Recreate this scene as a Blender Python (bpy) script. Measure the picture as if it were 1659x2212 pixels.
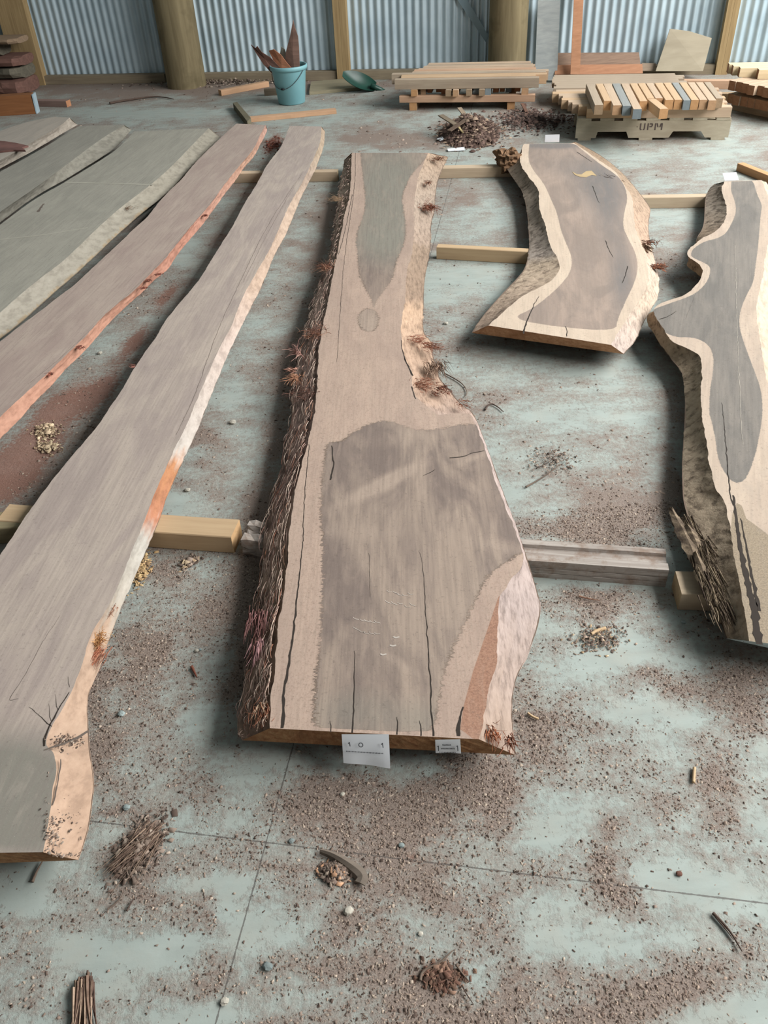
import bpy, math, random
import numpy as np
from mathutils import Matrix, Vector
from mathutils.geometry import delaunay_2d_cdt

for o in list(bpy.data.objects): bpy.data.objects.remove(o)
SC = bpy.context.scene
COL = SC.collection
random.seed(7); RNG = np.random.default_rng(7)

# ------------------------------------------------------------------ camera
F_PX, PITCH, ROLL, CAM_H = 1772.5, 0.67157, -0.05466, 1.78
W_PX, H_PX = 1659, 2212
fw = Vector((0, math.cos(PITCH), -math.sin(PITCH)))
r0 = Vector((1, 0, 0)); u0 = r0.cross(fw)
RT_ = r0*math.cos(ROLL) + u0*math.sin(ROLL)
UP_ = -r0*math.sin(ROLL) + u0*math.cos(ROLL)
cd = bpy.data.cameras.new('camera'); cam = bpy.data.objects.new('camera', cd); COL.objects.link(cam)
cam.matrix_world = Matrix(((RT_.x, UP_.x, -fw.x, 0), (RT_.y, UP_.y, -fw.y, 0), (RT_.z, UP_.z, -fw.z, CAM_H), (0, 0, 0, 1)))
cd.sensor_fit = 'VERTICAL'; cd.sensor_height = 24.0; cd.lens = F_PX/H_PX*24.0
cd.clip_start = 0.05; cd.clip_end = 200
SC.camera = cam

# ------------------------------------------------------------------ light
SC.view_settings.view_transform = 'Standard'; SC.view_settings.look = 'None'
SC.view_settings.exposure = 0.4; SC.view_settings.gamma = 1.0
YAW = -0.18457
EU = Vector((math.cos(YAW), math.sin(YAW), 0)); EV = Vector((-math.sin(YAW), math.cos(YAW), 0))
def UV(u, v, z=0.0): return Vector((EU.x*u+EV.x*v, EU.y*u+EV.y*v, z))
WALL_V = 9.36
world = bpy.data.worlds.new('overcast'); SC.world = world; world.use_nodes = True
wb = world.node_tree.nodes['Background']; wb.inputs[0].default_value = (0.93, 0.98, 1.0, 1); wb.inputs[1].default_value = 0.05
def area(name, loc, target, sx, sy, power, col):
    l = bpy.data.lights.new(name, 'AREA'); l.shape = 'RECTANGLE'; l.size = sx; l.size_y = sy; l.energy = power; l.color = col
    o = bpy.data.objects.new(name, l); COL.objects.link(o); o.location = loc
    o.rotation_euler = (Vector(target)-Vector(loc)).to_track_quat('-Z', 'Y').to_euler(); return o
# daylight through the open right side of the shed, and through the open bay behind the camera
area('daylight_side_opening', UV(6.0, 4.2, 4.8), UV(0.0, 3.6, 0.0), 10.5, 3.4, 1330, (1.0, 0.992, 0.975))
area('daylight_front_opening', UV(1.5, -3.2, 3.4), UV(0.3, 3.0, 0), 6.0, 2.6, 12, (1.0, 0.992, 0.975))

# ------------------------------------------------------------------ numpy noise
def _hash(ix, iy, s):
    h = (ix*374761393 + iy*668265263 + s*1442695041) & 0xffffffff
    h = ((h ^ (h >> 13))*1274126177) & 0xffffffff
    return ((h ^ (h >> 16)) & 0xffff)/65535.0
def vn(x, y, s=0):
    x = np.asarray(x, float); y = np.asarray(y, float)
    ix = np.floor(x).astype(np.int64); iy = np.floor(y).astype(np.int64)
    fx = x-ix; fy = y-iy; fx = fx*fx*(3-2*fx); fy = fy*fy*(3-2*fy)
    a = _hash(ix, iy, s); b = _hash(ix+1, iy, s); c = _hash(ix, iy+1, s); d = _hash(ix+1, iy+1, s)
    return (a+(b-a)*fx)*(1-fy)+(c+(d-c)*fx)*fy
def fbm(x, y, s=0, o=4):
    r = 0; a = 0.5; t = 0
    for k in range(o):
        r = r+a*vn(x*2**k, y*2**k, s+k*17); t += a; a *= 0.55
    return r/t

# ------------------------------------------------------------------ traced point -> place on a plane
def P(x, y, z=0.0):
    d = fw + RT_*((x-W_PX/2)/F_PX) + UP_*((H_PX/2-y)/F_PX)
    t = (z-CAM_H)/d.z
    return Vector((d.x*t, d.y*t, z))
def PV(x, y, v):
    d = fw + RT_*((x-W_PX/2)/F_PX) + UP_*((H_PX/2-y)/F_PX)
    t = v/d.dot(EV); return Vector((0, 0, CAM_H))+d*t

# ------------------------------------------------------------------ materials
def lin(c):
    if isinstance(c, (int, float)): c = (c, c, c)
    return tuple(((v/255)/12.92 if v/255 <= 0.04045 else ((v/255+0.055)/1.055)**2.4) for v in c)+(1.0,)
class M:
    def __init__(s, name, rough=0.85, spec=0.25):
        s.m = bpy.data.materials.new(name); s.m.use_nodes = True; s.t = s.m.node_tree
        s.b = s.t.nodes['Principled BSDF']; s.b.inputs['Roughness'].default_value = rough
        s.b.inputs['Specular IOR Level'].default_value = spec
    def n(s, typ, **kw):
        x = s.t.nodes.new(typ)
        for k, v in kw.items():
            if hasattr(x, k): setattr(x, k, v)
            else: x.inputs[k.replace('_', ' ')].default_value = v
        return x
    def l(s, a, b): s.t.links.new(a, b)
    def coords(s, scale=(1, 1, 1), rot=(0, 0, 0), kind='Object'):
        c = s.n('ShaderNodeTexCoord'); mp = s.n('ShaderNodeMapping'); s.l(c.outputs[kind], mp.inputs[0])
        mp.inputs['Scale'].default_value = scale; mp.inputs['Rotation'].default_value = rot
        return mp.outputs[0]
    def rotco(s, ang, scale):
        a = s.n('ShaderNodeMapping'); c = s.n('ShaderNodeTexCoord'); s.l(c.outputs['Object'], a.inputs[0])
        a.inputs['Rotation'].default_value = (0, 0, ang)
        b = s.n('ShaderNodeMapping'); s.l(a.outputs[0], b.inputs[0]); b.inputs['Scale'].default_value = scale
        return b.outputs[0]
    def noise(s, co, scale=5, detail=4, rough=0.55, dist=0.0):
        x = s.n('ShaderNodeTexNoise'); s.l(co, x.inputs['Vector']); x.inputs['Scale'].default_value = scale
        x.inputs['Detail'].default_value = detail; x.inputs['Roughness'].default_value = rough; x.inputs['Distortion'].default_value = dist
        return x.outputs['Fac']
    def rng(s, v, a, b, c=0.0, d=1.0):
        x = s.n('ShaderNodeMapRange'); s.l(v, x.inputs[0])
        for i, q in zip((1, 2, 3, 4), (a, b, c, d)): x.inputs[i].default_value = q
        return x.outputs[0]
    def mix(s, f, a, b, mode='MIX'):
        x = s.n('ShaderNodeMix', data_type='RGBA', blend_type=mode)
        for sock, v in ((x.inputs[0], f), (x.inputs[6], a), (x.inputs[7], b)):
            if hasattr(v, 'is_linked'): s.l(v, sock)
            else: sock.default_value = v
        return x.outputs[2]
    def math(s, op, a, b=0.0):
        x = s.n('ShaderNodeMath', operation=op)
        for i, v in ((0, a), (1, b)):
            if hasattr(v, 'is_linked'): s.l(v, x.inputs[i])
            else: x.inputs[i].default_value = v
        return x.outputs[0]
    def attr(s, name, out='Fac'):
        x = s.n('ShaderNodeAttribute', attribute_name=name); return x.outputs[out]
    def bump(s, h, strength=0.3, dist=0.01):
        x = s.n('ShaderNodeBump'); s.l(h, x.inputs['Height']); x.inputs['Strength'].default_value = strength; x.inputs['Distance'].default_value = dist
        s.l(x.outputs[0], s.b.inputs['Normal'])
    def col(s, c):
        if hasattr(c, 'is_linked'): s.l(c, s.b.inputs['Base Color'])
        else: s.b.inputs['Base Color'].default_value = c
        return s.m

def wood(name, c1, c2, dark=None, grain=1.0):
    m = M(name); co = m.coords((1.2, 22*grain, 22*grain))
    a = m.noise(co, 2.2, 6, 0.6, 0.6); b = m.noise(m.coords((1, 3, 3)), 1.7, 3)
    c = m.mix(m.rng(a, 0.3, 0.7), lin(c1), lin(c2))
    c = m.mix(m.rng(b, 0.5, 0.8, 0, 0.55), c, lin(dark or tuple(v*0.78 for v in c1)))
    m.bump(a, 0.25, 0.004); return m.col(c)

def plain(name, c, rough=0.6, var=0.12):
    m = M(name, rough, 0.4); a = m.noise(m.coords((1, 1, 1)), 6, 5)
    return m.col(m.mix(m.rng(a, 0.3, 0.7), lin(tuple(v*(1-var) for v in c)), lin(c)))

def vcol(name, rough=0.9, fine=140, dark=0.55, stretch=None, bstr=0.5):
    m = M(name, rough, 0.15); c = m.attr('Col', 'Color')
    co = m.rotco(*stretch) if stretch else m.coords((1, 1, 1))
    a = m.noise(co, fine, 6, 0.65)
    c2 = m.mix(m.rng(a, 0.45, 0.72, 0, .6), c, lin(225), 'SOFT_LIGHT')
    c3 = m.mix(m.rng(a, 0.5, 0.36, 0, dark), c2, lin((52, 42, 37)))
    m.bump(a, bstr, 0.006); return m.col(c3)

# ------------------------------------------------------------------ object helpers
def tag(o, label, cat, group=None, kind=None):
    o['label'] = label; o['category'] = cat
    if group: o['group'] = group
    if kind: o['kind'] = kind
    return o
def link(name, me, mats, parent=None, smooth=False):
    o = bpy.data.objects.new(name, me); COL.objects.link(o)
    for m in (mats if isinstance(mats, (list, tuple)) else [mats]): me.materials.append(m)
    if parent is not None: o.parent = parent
    if smooth: me.shade_smooth()
    return o
def mesh(name, V, Fc, mi=None):
    me = bpy.data.meshes.new(name); me.from_pydata([tuple(v) for v in V], [], [tuple(int(i) for i in f) for f in Fc])
    if mi is not None: me.polygons.foreach_set('material_index', np.asarray(mi, np.int32))
    me.update(); return me
def empty(name, loc=(0, 0, 0)):
    o = bpy.data.objects.new(name, None); COL.objects.link(o); o.location = loc; o.empty_display_size = 0.05; return o
def setcol(me, cols):
    a = me.color_attributes.new('Col', 'FLOAT_COLOR', 'POINT'); c = np.ones((len(me.vertices), 4), np.float32)
    c[:, :3] = np.asarray(cols)[:, :3]; a.data.foreach_set('color', c.ravel())
def setf(me, name, vals):
    a = me.attributes.new(name, 'FLOAT', 'POINT'); a.data.foreach_set('value', np.asarray(vals, np.float32))

def boxmesh(L, Wd, Hh, bev=0.002, jit=0.0, name='board'):
    """box along local X, from x=0..L, y centred, z 0..H, chamfered long edges; ends = slot 1"""
    b = min(bev, Wd*0.2, Hh*0.2); y = Wd/2
    prof = [(-y+b, 0), (y-b, 0), (y, b), (y, Hh-b), (y-b, Hh), (-y+b, Hh), (-y, Hh-b), (-y, b)]
    n = max(2, int(L/0.12)+1); V = []; Fc = []; mi = []
    for i in range(n):
        x = L*i/(n-1); jy = random.uniform(-jit, jit); jz = random.uniform(-jit, jit)*0.3
        for k, (py, pz) in enumerate(prof):
            V.append((x, py+jy, pz+(jz if pz > Hh/2 else 0)))
    for i in range(n-1):
        for k in range(8):
            a = i*8+k; c = i*8+(k+1) % 8; Fc.append((a, a+8, c+8, c)); mi.append(0)
    Fc.append(tuple(range(8))); mi.append(1); Fc.append(tuple(reversed(range((n-1)*8, n*8)))); mi.append(1)
    return mesh(name, V, Fc, mi)
def board(name, a, b, Wd, Hh, mats, parent=None, bev=0.002, jit=0.0, tilt=0.0):
    """board whose underside centre line runs from point a to point b"""
    a = Vector(a); b = Vector(b); d = b-a; L = d.length
    me = boxmesh(L, Wd, Hh, bev, jit, name); x = d.normalized(); yv = Vector((0, 0, 1)).cross(x).normalized()
    if tilt: yv = (Matrix.Rotation(tilt, 3, x) @ yv)
    zv = x.cross(yv)
    o = link(name, me, mats if isinstance(mats, (list, tuple)) else [mats, mats], parent)
    o.matrix_local = Matrix(((x.x, yv.x, zv.x, a.x), (x.y, yv.y, zv.y, a.y), (x.z, yv.z, zv.z, a.z), (0, 0, 0, 1)))
    return o
def extrude(name, pts, vec, mats, parent=None):
    n = len(pts); V = [Vector(p) for p in pts]+[Vector(p)+Vector(vec) for p in pts]
    Fc = [tuple(range(n)), tuple(reversed(range(n, 2*n)))]+[(i, i+n, (i+1) % n+n, (i+1) % n) for i in range(n)]
    # reverse for consistent winding is not critical, both sides shade alike
    return link(name, mesh(name, V, Fc), mats, parent)
def lathe(name, prof, mats, n=48, parent=None, close=False):
    V = []; Fc = []
    for r, z in prof:
        for k in range(n): V.append((r*math.cos(2*math.pi*k/n), r*math.sin(2*math.pi*k/n), z))
    for i in range(len(prof)-1):
        for k in range(n):
            a = i*n+k; b = i*n+(k+1) % n; Fc.append((a, b, b+n, a+n))
    if prof[0][0] > 1e-6: Fc.append(tuple(reversed(range(n))))
    return link(name, mesh(name, V, Fc), mats, parent, smooth=True)
def tube_geo(pts, rad, sides, V, Fc):
    """append a tapered tube; rad = list"""
    base = len(V); n = len(pts)
    for i in range(n):
        p = pts[i]; d = (pts[min(i+1, n-1)]-pts[max(i-1, 0)])
        d = d.normalized() if d.length > 1e-9 else Vector((1, 0, 0))
        s = d.cross(Vector((0, 0, 1)));  s = s.normalized() if s.length > 1e-3 else Vector((1, 0, 0)); t = d.cross(s)
        for k in range(sides):
            a = 2*math.pi*k/sides; V.append(p+(s*math.cos(a)+t*math.sin(a))*rad[i])
    for i in range(n-1):
        for k in range(sides):
            a = base+i*sides+k; b = base+i*sides+(k+1) % sides; Fc.append((a, b, b+sides, a+sides))
    Fc.append(tuple(base+k for k in reversed(range(sides)))); Fc.append(tuple(base+(n-1)*sides+k for k in range(sides)))
def tube(name, pts, r, mats, sides=10, parent=None, taper=False):
    V = []; Fc = []; n = len(pts)
    rad = [r*(1-0.7*i/(n-1)) if taper else r for i in range(n)]
    tube_geo([Vector(p) for p in pts], rad, sides, V, Fc)
    return link(name, mesh(name, V, Fc), mats, parent, smooth=True)

ORD = ['first', 'second', 'third', 'fourth', 'fifth', 'sixth', 'seventh', 'eighth', 'ninth', 'tenth', 'eleventh', 'twelfth', 'thirteenth', 'fourteenth', 'fifteenth', 'sixteenth']
# ------------------------------------------------------------------ polylines
def chaikin(p, it=2):
    p = np.asarray(p, float)
    for _ in range(it):
        q = np.empty((2*(len(p)-1)+2, p.shape[1])); q[0] = p[0]; q[-1] = p[-1]
        q[1:-1:2] = 0.75*p[:-1]+0.25*p[1:]; q[2:-1:2] = 0.25*p[:-1]+0.75*p[1:]
        p = q
    return p
def arc(p):
    d = np.r_[0, np.cumsum(np.linalg.norm(np.diff(p, axis=0), axis=1))]; return d/d[-1], d[-1]
def resamp(p, n):
    t, L = arc(p); s = np.linspace(0, 1, n); return np.stack([np.interp(s, t, p[:, k]) for k in range(p.shape[1])], 1)
def sdf(px, py, poly):
    poly = np.asarray(poly, float); n = len(poly); dmin = np.full(px.shape, 1e9); ins = np.zeros(px.shape, bool)
    for i in range(n):
        x0, y0 = poly[i]; x1, y1 = poly[(i+1) % n]; ex, ey = x1-x0, y1-y0; L2 = ex*ex+ey*ey+1e-12
        t = np.clip(((px-x0)*ex+(py-y0)*ey)/L2, 0, 1); d = np.hypot(px-x0-t*ex, py-y0-t*ey); dmin = np.minimum(dmin, d)
        c = ((y0 > py) != (y1 > py)); 
        xx = x0+(py-y0)*ex/(ey if abs(ey) > 1e-12 else 1e-12); ins ^= (c & (px < xx))
    return np.where(ins, dmin, -dmin)

# ================================================================== SETTING
# corrugated back wall
def corrugated():
    pitch, amp = 0.0762, 0.009; u = np.arange(-7.6, 6.8, pitch/10); V = []; Fc = []
    off = WALL_V+0.02+amp*np.sin(2*np.pi*u/pitch)
    for z in (0.08, 6.9):
        for a, b in zip(u, off): V.append(UV(a, b, z))
    n = len(u)
    for i in range(n-1): Fc.append((i, i+1, i+1+n, i+n))
    return mesh('wall_back', V, Fc)
m = M('galvanised_iron', 0.42, 0.5); m.b.inputs['Metallic'].default_value = 0.25
a = m.noise(m.coords((1, 1, 1)), 3.0, 5); b = m.noise(m.coords((8, 8, 0.8)), 4, 5)
c = m.mix(m.rng(a, 0.35, 0.7), lin((196, 214, 222)), lin((176, 196, 206))); c = m.mix(m.rng(b, 0.55, 0.8, 0, 0.35), c, lin((120, 138, 148)))
IRON = m.col(c)
w = link('wall_back', corrugated(), IRON, smooth=True); w['kind'] = 'structure'
DARKIRON = plain('weathered_iron', (120, 128, 130), 0.6)
def slabbox(name, pts, vec, mat):
    o = extrude(name, pts, vec, mat); o['kind'] = 'structure'; return o
slabbox('wall_left', [UV(-7.6, -4, 0), UV(-7.6, 9.5, 0), UV(-7.6, 9.5, 6.9), UV(-7.6, -4, 6.9)], EU*-0.1, DARKIRON)
slabbox('ceiling', [UV(-7.6, -4, 6.9), UV(6.9, -4, 6.9), UV(6.9, 9.5, 6.9), UV(-7.6, 9.5, 6.9)], Vector((0, 0, 0.1)), DARKIRON)
PLATE = wood('treated_pine_plate', (150, 138, 116), (128, 116, 98), (96, 86, 72))
def trim(name, u0, u1, v0, v1, z0, z1, mat):
    o = board(name, UV(u0, (v0+v1)/2, z0), UV(u1, (v0+v1)/2, z0), v1-v0, z1-z0, mat); o['kind'] = 'structure'; return o
trim('trim_1', -7.5, -3.86, WALL_V-0.075, WALL_V+0.005, 0.0, 0.085, PLATE)
trim('trim_2', -3.42, -1.97, WALL_V-0.075, WALL_V+0.005, 0.0, 0.085, PLATE)
trim('trim_3', -1.83, -0.50, WALL_V-0.075, WALL_V+0.005, 0.0, 0.085, PLATE)
trim('trim_4', 0.0, 1.77, WALL_V-0.075, WALL_V+0.005, 0.0, 0.085, PLATE)
trim('trim_5', 1.89, 5.5, WALL_V-0.075, WALL_V+0.005, 0.0, 0.085, PLATE)

# ------------------------------------------------------------------ floor
DUST_SHADE = [ # x, y, rx, ry, degrees, weight   (+ dusty, - swept clean), read off the floor; last row deepens slab shade
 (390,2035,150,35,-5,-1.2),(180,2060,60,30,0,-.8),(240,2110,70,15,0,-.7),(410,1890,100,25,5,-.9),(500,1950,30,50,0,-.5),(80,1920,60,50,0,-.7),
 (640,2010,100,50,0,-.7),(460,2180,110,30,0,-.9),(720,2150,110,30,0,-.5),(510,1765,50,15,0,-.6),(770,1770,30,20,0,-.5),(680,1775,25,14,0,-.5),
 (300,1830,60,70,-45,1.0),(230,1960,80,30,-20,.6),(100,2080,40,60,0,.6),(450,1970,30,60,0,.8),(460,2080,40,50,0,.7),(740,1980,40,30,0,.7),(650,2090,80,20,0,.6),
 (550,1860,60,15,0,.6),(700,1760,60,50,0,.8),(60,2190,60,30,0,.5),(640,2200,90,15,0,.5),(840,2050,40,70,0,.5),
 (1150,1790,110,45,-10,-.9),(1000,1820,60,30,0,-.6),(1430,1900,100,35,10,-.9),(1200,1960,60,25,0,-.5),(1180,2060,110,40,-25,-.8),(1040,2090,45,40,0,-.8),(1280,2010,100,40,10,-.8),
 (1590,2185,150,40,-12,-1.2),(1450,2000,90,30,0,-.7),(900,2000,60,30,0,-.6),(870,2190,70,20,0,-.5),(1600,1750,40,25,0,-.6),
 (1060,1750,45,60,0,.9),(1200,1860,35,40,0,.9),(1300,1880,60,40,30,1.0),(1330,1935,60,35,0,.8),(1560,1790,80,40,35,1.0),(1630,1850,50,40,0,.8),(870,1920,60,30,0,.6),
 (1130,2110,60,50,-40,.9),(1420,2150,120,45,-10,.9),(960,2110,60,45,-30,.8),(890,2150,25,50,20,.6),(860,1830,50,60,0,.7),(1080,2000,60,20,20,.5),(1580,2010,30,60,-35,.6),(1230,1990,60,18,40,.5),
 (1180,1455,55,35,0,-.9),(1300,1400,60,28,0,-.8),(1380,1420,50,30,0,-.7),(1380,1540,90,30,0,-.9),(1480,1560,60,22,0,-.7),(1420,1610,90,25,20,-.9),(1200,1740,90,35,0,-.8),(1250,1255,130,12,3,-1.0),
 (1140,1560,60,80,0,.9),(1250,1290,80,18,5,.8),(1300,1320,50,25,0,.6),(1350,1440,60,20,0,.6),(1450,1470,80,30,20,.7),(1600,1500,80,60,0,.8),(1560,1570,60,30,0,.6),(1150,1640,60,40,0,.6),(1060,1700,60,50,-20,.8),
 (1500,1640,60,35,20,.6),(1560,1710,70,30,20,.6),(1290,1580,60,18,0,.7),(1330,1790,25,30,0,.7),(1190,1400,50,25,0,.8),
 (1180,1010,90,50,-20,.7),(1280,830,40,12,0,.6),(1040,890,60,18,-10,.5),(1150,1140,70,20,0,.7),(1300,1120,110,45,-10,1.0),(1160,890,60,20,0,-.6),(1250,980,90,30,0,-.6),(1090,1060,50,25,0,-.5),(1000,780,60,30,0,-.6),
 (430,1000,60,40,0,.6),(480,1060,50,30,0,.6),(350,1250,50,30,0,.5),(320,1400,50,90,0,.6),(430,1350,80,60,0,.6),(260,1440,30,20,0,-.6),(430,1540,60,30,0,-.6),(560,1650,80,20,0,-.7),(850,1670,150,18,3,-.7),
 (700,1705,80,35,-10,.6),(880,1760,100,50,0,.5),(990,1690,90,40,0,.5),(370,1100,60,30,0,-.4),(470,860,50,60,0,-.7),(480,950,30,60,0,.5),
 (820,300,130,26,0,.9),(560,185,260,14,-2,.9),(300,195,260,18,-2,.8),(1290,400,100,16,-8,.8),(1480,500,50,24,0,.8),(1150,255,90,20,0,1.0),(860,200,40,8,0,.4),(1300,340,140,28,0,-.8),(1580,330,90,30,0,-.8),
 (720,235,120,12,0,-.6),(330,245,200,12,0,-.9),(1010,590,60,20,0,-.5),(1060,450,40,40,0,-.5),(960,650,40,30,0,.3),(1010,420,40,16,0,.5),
 (640,760,26,120,12,1.1),(590,960,30,120,14,1.1),(560,1180,30,120,8,1.1),(520,1420,28,120,12,1.1),(700,520,14,120,10,.9),(1450,900,30,120,3,1.0),(1440,1040,26,80,3,1.0),(1130,470,12,60,0,.9),(1600,1440,80,30,0,.9),(330,830,24,110,38,.9),(200,980,24,110,38,.9),(1190,740,120,10,8,.5),  # brown bands beside the slabs, put in to darken the shade there
]
RED = [(130,880,75,28,-38,1.0),(60,980,80,34,-32,1.2),(215,850,60,22,-45,.9),(290,740,50,16,-45,.8),(360,640,40,14,-48,.7),(590,310,26,14,-50,.9),(20,1040,60,40,-30,1.0),(880,1850,24,12,0,.4)]
def gauss_world(B):
    out = []
    for (x, y, rx, ry, dg, wt) in B:
        c = P(x, y); a = math.radians(dg); ca, sa = math.cos(a), math.sin(a)
        ax = P(x+rx*ca, y+rx*sa)-c; bx = P(x-ry*sa, y+ry*ca)-c
        out.append((c.x, c.y, np.linalg.inv(np.array([[ax.x, bx.x], [ax.y, bx.y]])), wt))
    return out
GD = gauss_world(DUST_SHADE); GR = gauss_world(RED)
def field(x, y, G):
    r = np.zeros(np.shape(x))
    for cx, cy, Mi, wt in G:
        a = Mi[0, 0]*(x-cx)+Mi[0, 1]*(y-cy); b = Mi[1, 0]*(x-cx)+Mi[1, 1]*(y-cy); q = a*a+b*b
        r = r+wt*np.exp(-0.9*q)
    return r
def dust_shade_f(x, y):
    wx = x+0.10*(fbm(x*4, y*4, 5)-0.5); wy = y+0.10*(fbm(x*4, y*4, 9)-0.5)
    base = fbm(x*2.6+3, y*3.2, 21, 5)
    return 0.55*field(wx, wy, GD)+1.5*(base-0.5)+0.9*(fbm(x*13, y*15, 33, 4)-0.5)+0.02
def lines(a, b, step): return np.linspace(a, b, int(round((b-a)/step))+1)
xs = np.unique(np.r_[lines(-7.9, -3.6, .15), lines(-3.6, -1.2, .04), lines(-1.2, 1.3, .011), lines(1.3, 3.2, .04), lines(3.2, 8.0, .15)].round(5))
ys = np.unique(np.r_[lines(-5.5, .4, .3), lines(.4, 3.4, .011), lines(3.4, 6, .03), lines(6, 9.9, .05), lines(9.9, 11.5, .1)].round(5))
X, Y = np.meshgrid(xs, ys); nx, ny = len(xs), len(ys)
idx = np.arange(nx*ny).reshape(ny, nx)
quads = np.stack([idx[:-1, :-1], idx[:-1, 1:], idx[1:, 1:], idx[1:, :-1]], -1).reshape(-1, 4)
fm = bpy.data.meshes.new('floor'); fm.vertices.add(nx*ny)
fm.vertices.foreach_set('co', np.stack([X, Y, np.zeros_like(X)], -1).astype(np.float32).ravel())
fm.loops.add(quads.size); fm.loops.foreach_set('vertex_index', quads.ravel().astype(np.int32))
fm.polygons.add(len(quads)); fm.polygons.foreach_set('loop_start', np.arange(0, quads.size, 4, dtype=np.int32)); fm.update(calc_edges=True)
setf(fm, 'dust', dust_shade_f(X.ravel(), Y.ravel())); setf(fm, 'red', field(X.ravel()+.04*(fbm(X.ravel()*14, Y.ravel()*14, 3)-.5), Y.ravel(), GR))
# the two saw-cut joints
jx0 = 467; ja, jb = P(467, 2205), P(988, 342); jc, jd = P(535, 1815), P(1659, 1952)
def linedist(px, py, a, b):
    d = (b-a).normalized(); return np.abs((px-a.x)*d.y-(py-a.y)*d.x)
m = M('concrete_floor', 0.75, 0.35); co = m.coords((1, 1, 1))
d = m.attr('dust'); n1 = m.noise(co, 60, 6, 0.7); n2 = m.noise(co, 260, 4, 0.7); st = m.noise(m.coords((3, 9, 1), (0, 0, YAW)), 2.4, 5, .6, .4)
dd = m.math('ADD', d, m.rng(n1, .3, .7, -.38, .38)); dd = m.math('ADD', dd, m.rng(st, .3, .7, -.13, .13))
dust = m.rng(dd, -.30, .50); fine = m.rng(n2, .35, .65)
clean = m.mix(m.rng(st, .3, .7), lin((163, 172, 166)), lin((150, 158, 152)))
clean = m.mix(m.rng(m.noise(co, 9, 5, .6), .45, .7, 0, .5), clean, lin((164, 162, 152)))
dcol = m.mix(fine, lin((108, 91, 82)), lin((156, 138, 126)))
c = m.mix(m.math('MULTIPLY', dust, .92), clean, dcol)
rr = m.math('ADD', m.attr('red'), m.rng(n1, .3, .7, -.3, .3))
c = m.mix(m.rng(rr, .25, .6, 0, .85), c, m.mix(fine, lin((118, 84, 72)), lin((150, 112, 97))))
# saw cut joints as narrow dark grooves
for a_, b_ in ((ja, jb), (jc, jd)):
    dv = (b_-a_).normalized(); sx = m.n('ShaderNodeSeparateXYZ'); m.l(co, sx.inputs[0])
    e1 = m.math('MULTIPLY', m.math('SUBTRACT', sx.outputs[0], a_.x), dv.y); e2 = m.math('MULTIPLY', m.math('SUBTRACT', sx.outputs[1], a_.y), dv.x)
    dist = m.math('ABSOLUTE', m.math('SUBTRACT', e1, e2)); wv = m.rng(n1, .3, .75, .0005, .0035)
    near = m.math('LESS_THAN', dist, wv); c = m.mix(m.math('MULTIPLY', near, .75), c, lin((84, 78, 74)))
hgt = m.math('MULTIPLY', m.math('MULTIPLY', m.noise(co, 180, 5, .75), dust), 1.0)
m.bump(m.math('ADD', hgt, m.math('MULTIPLY', n1, .12)), .55, .006)
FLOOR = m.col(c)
fo = link('floor', fm, FLOOR); fo['kind'] = 'structure'

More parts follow.
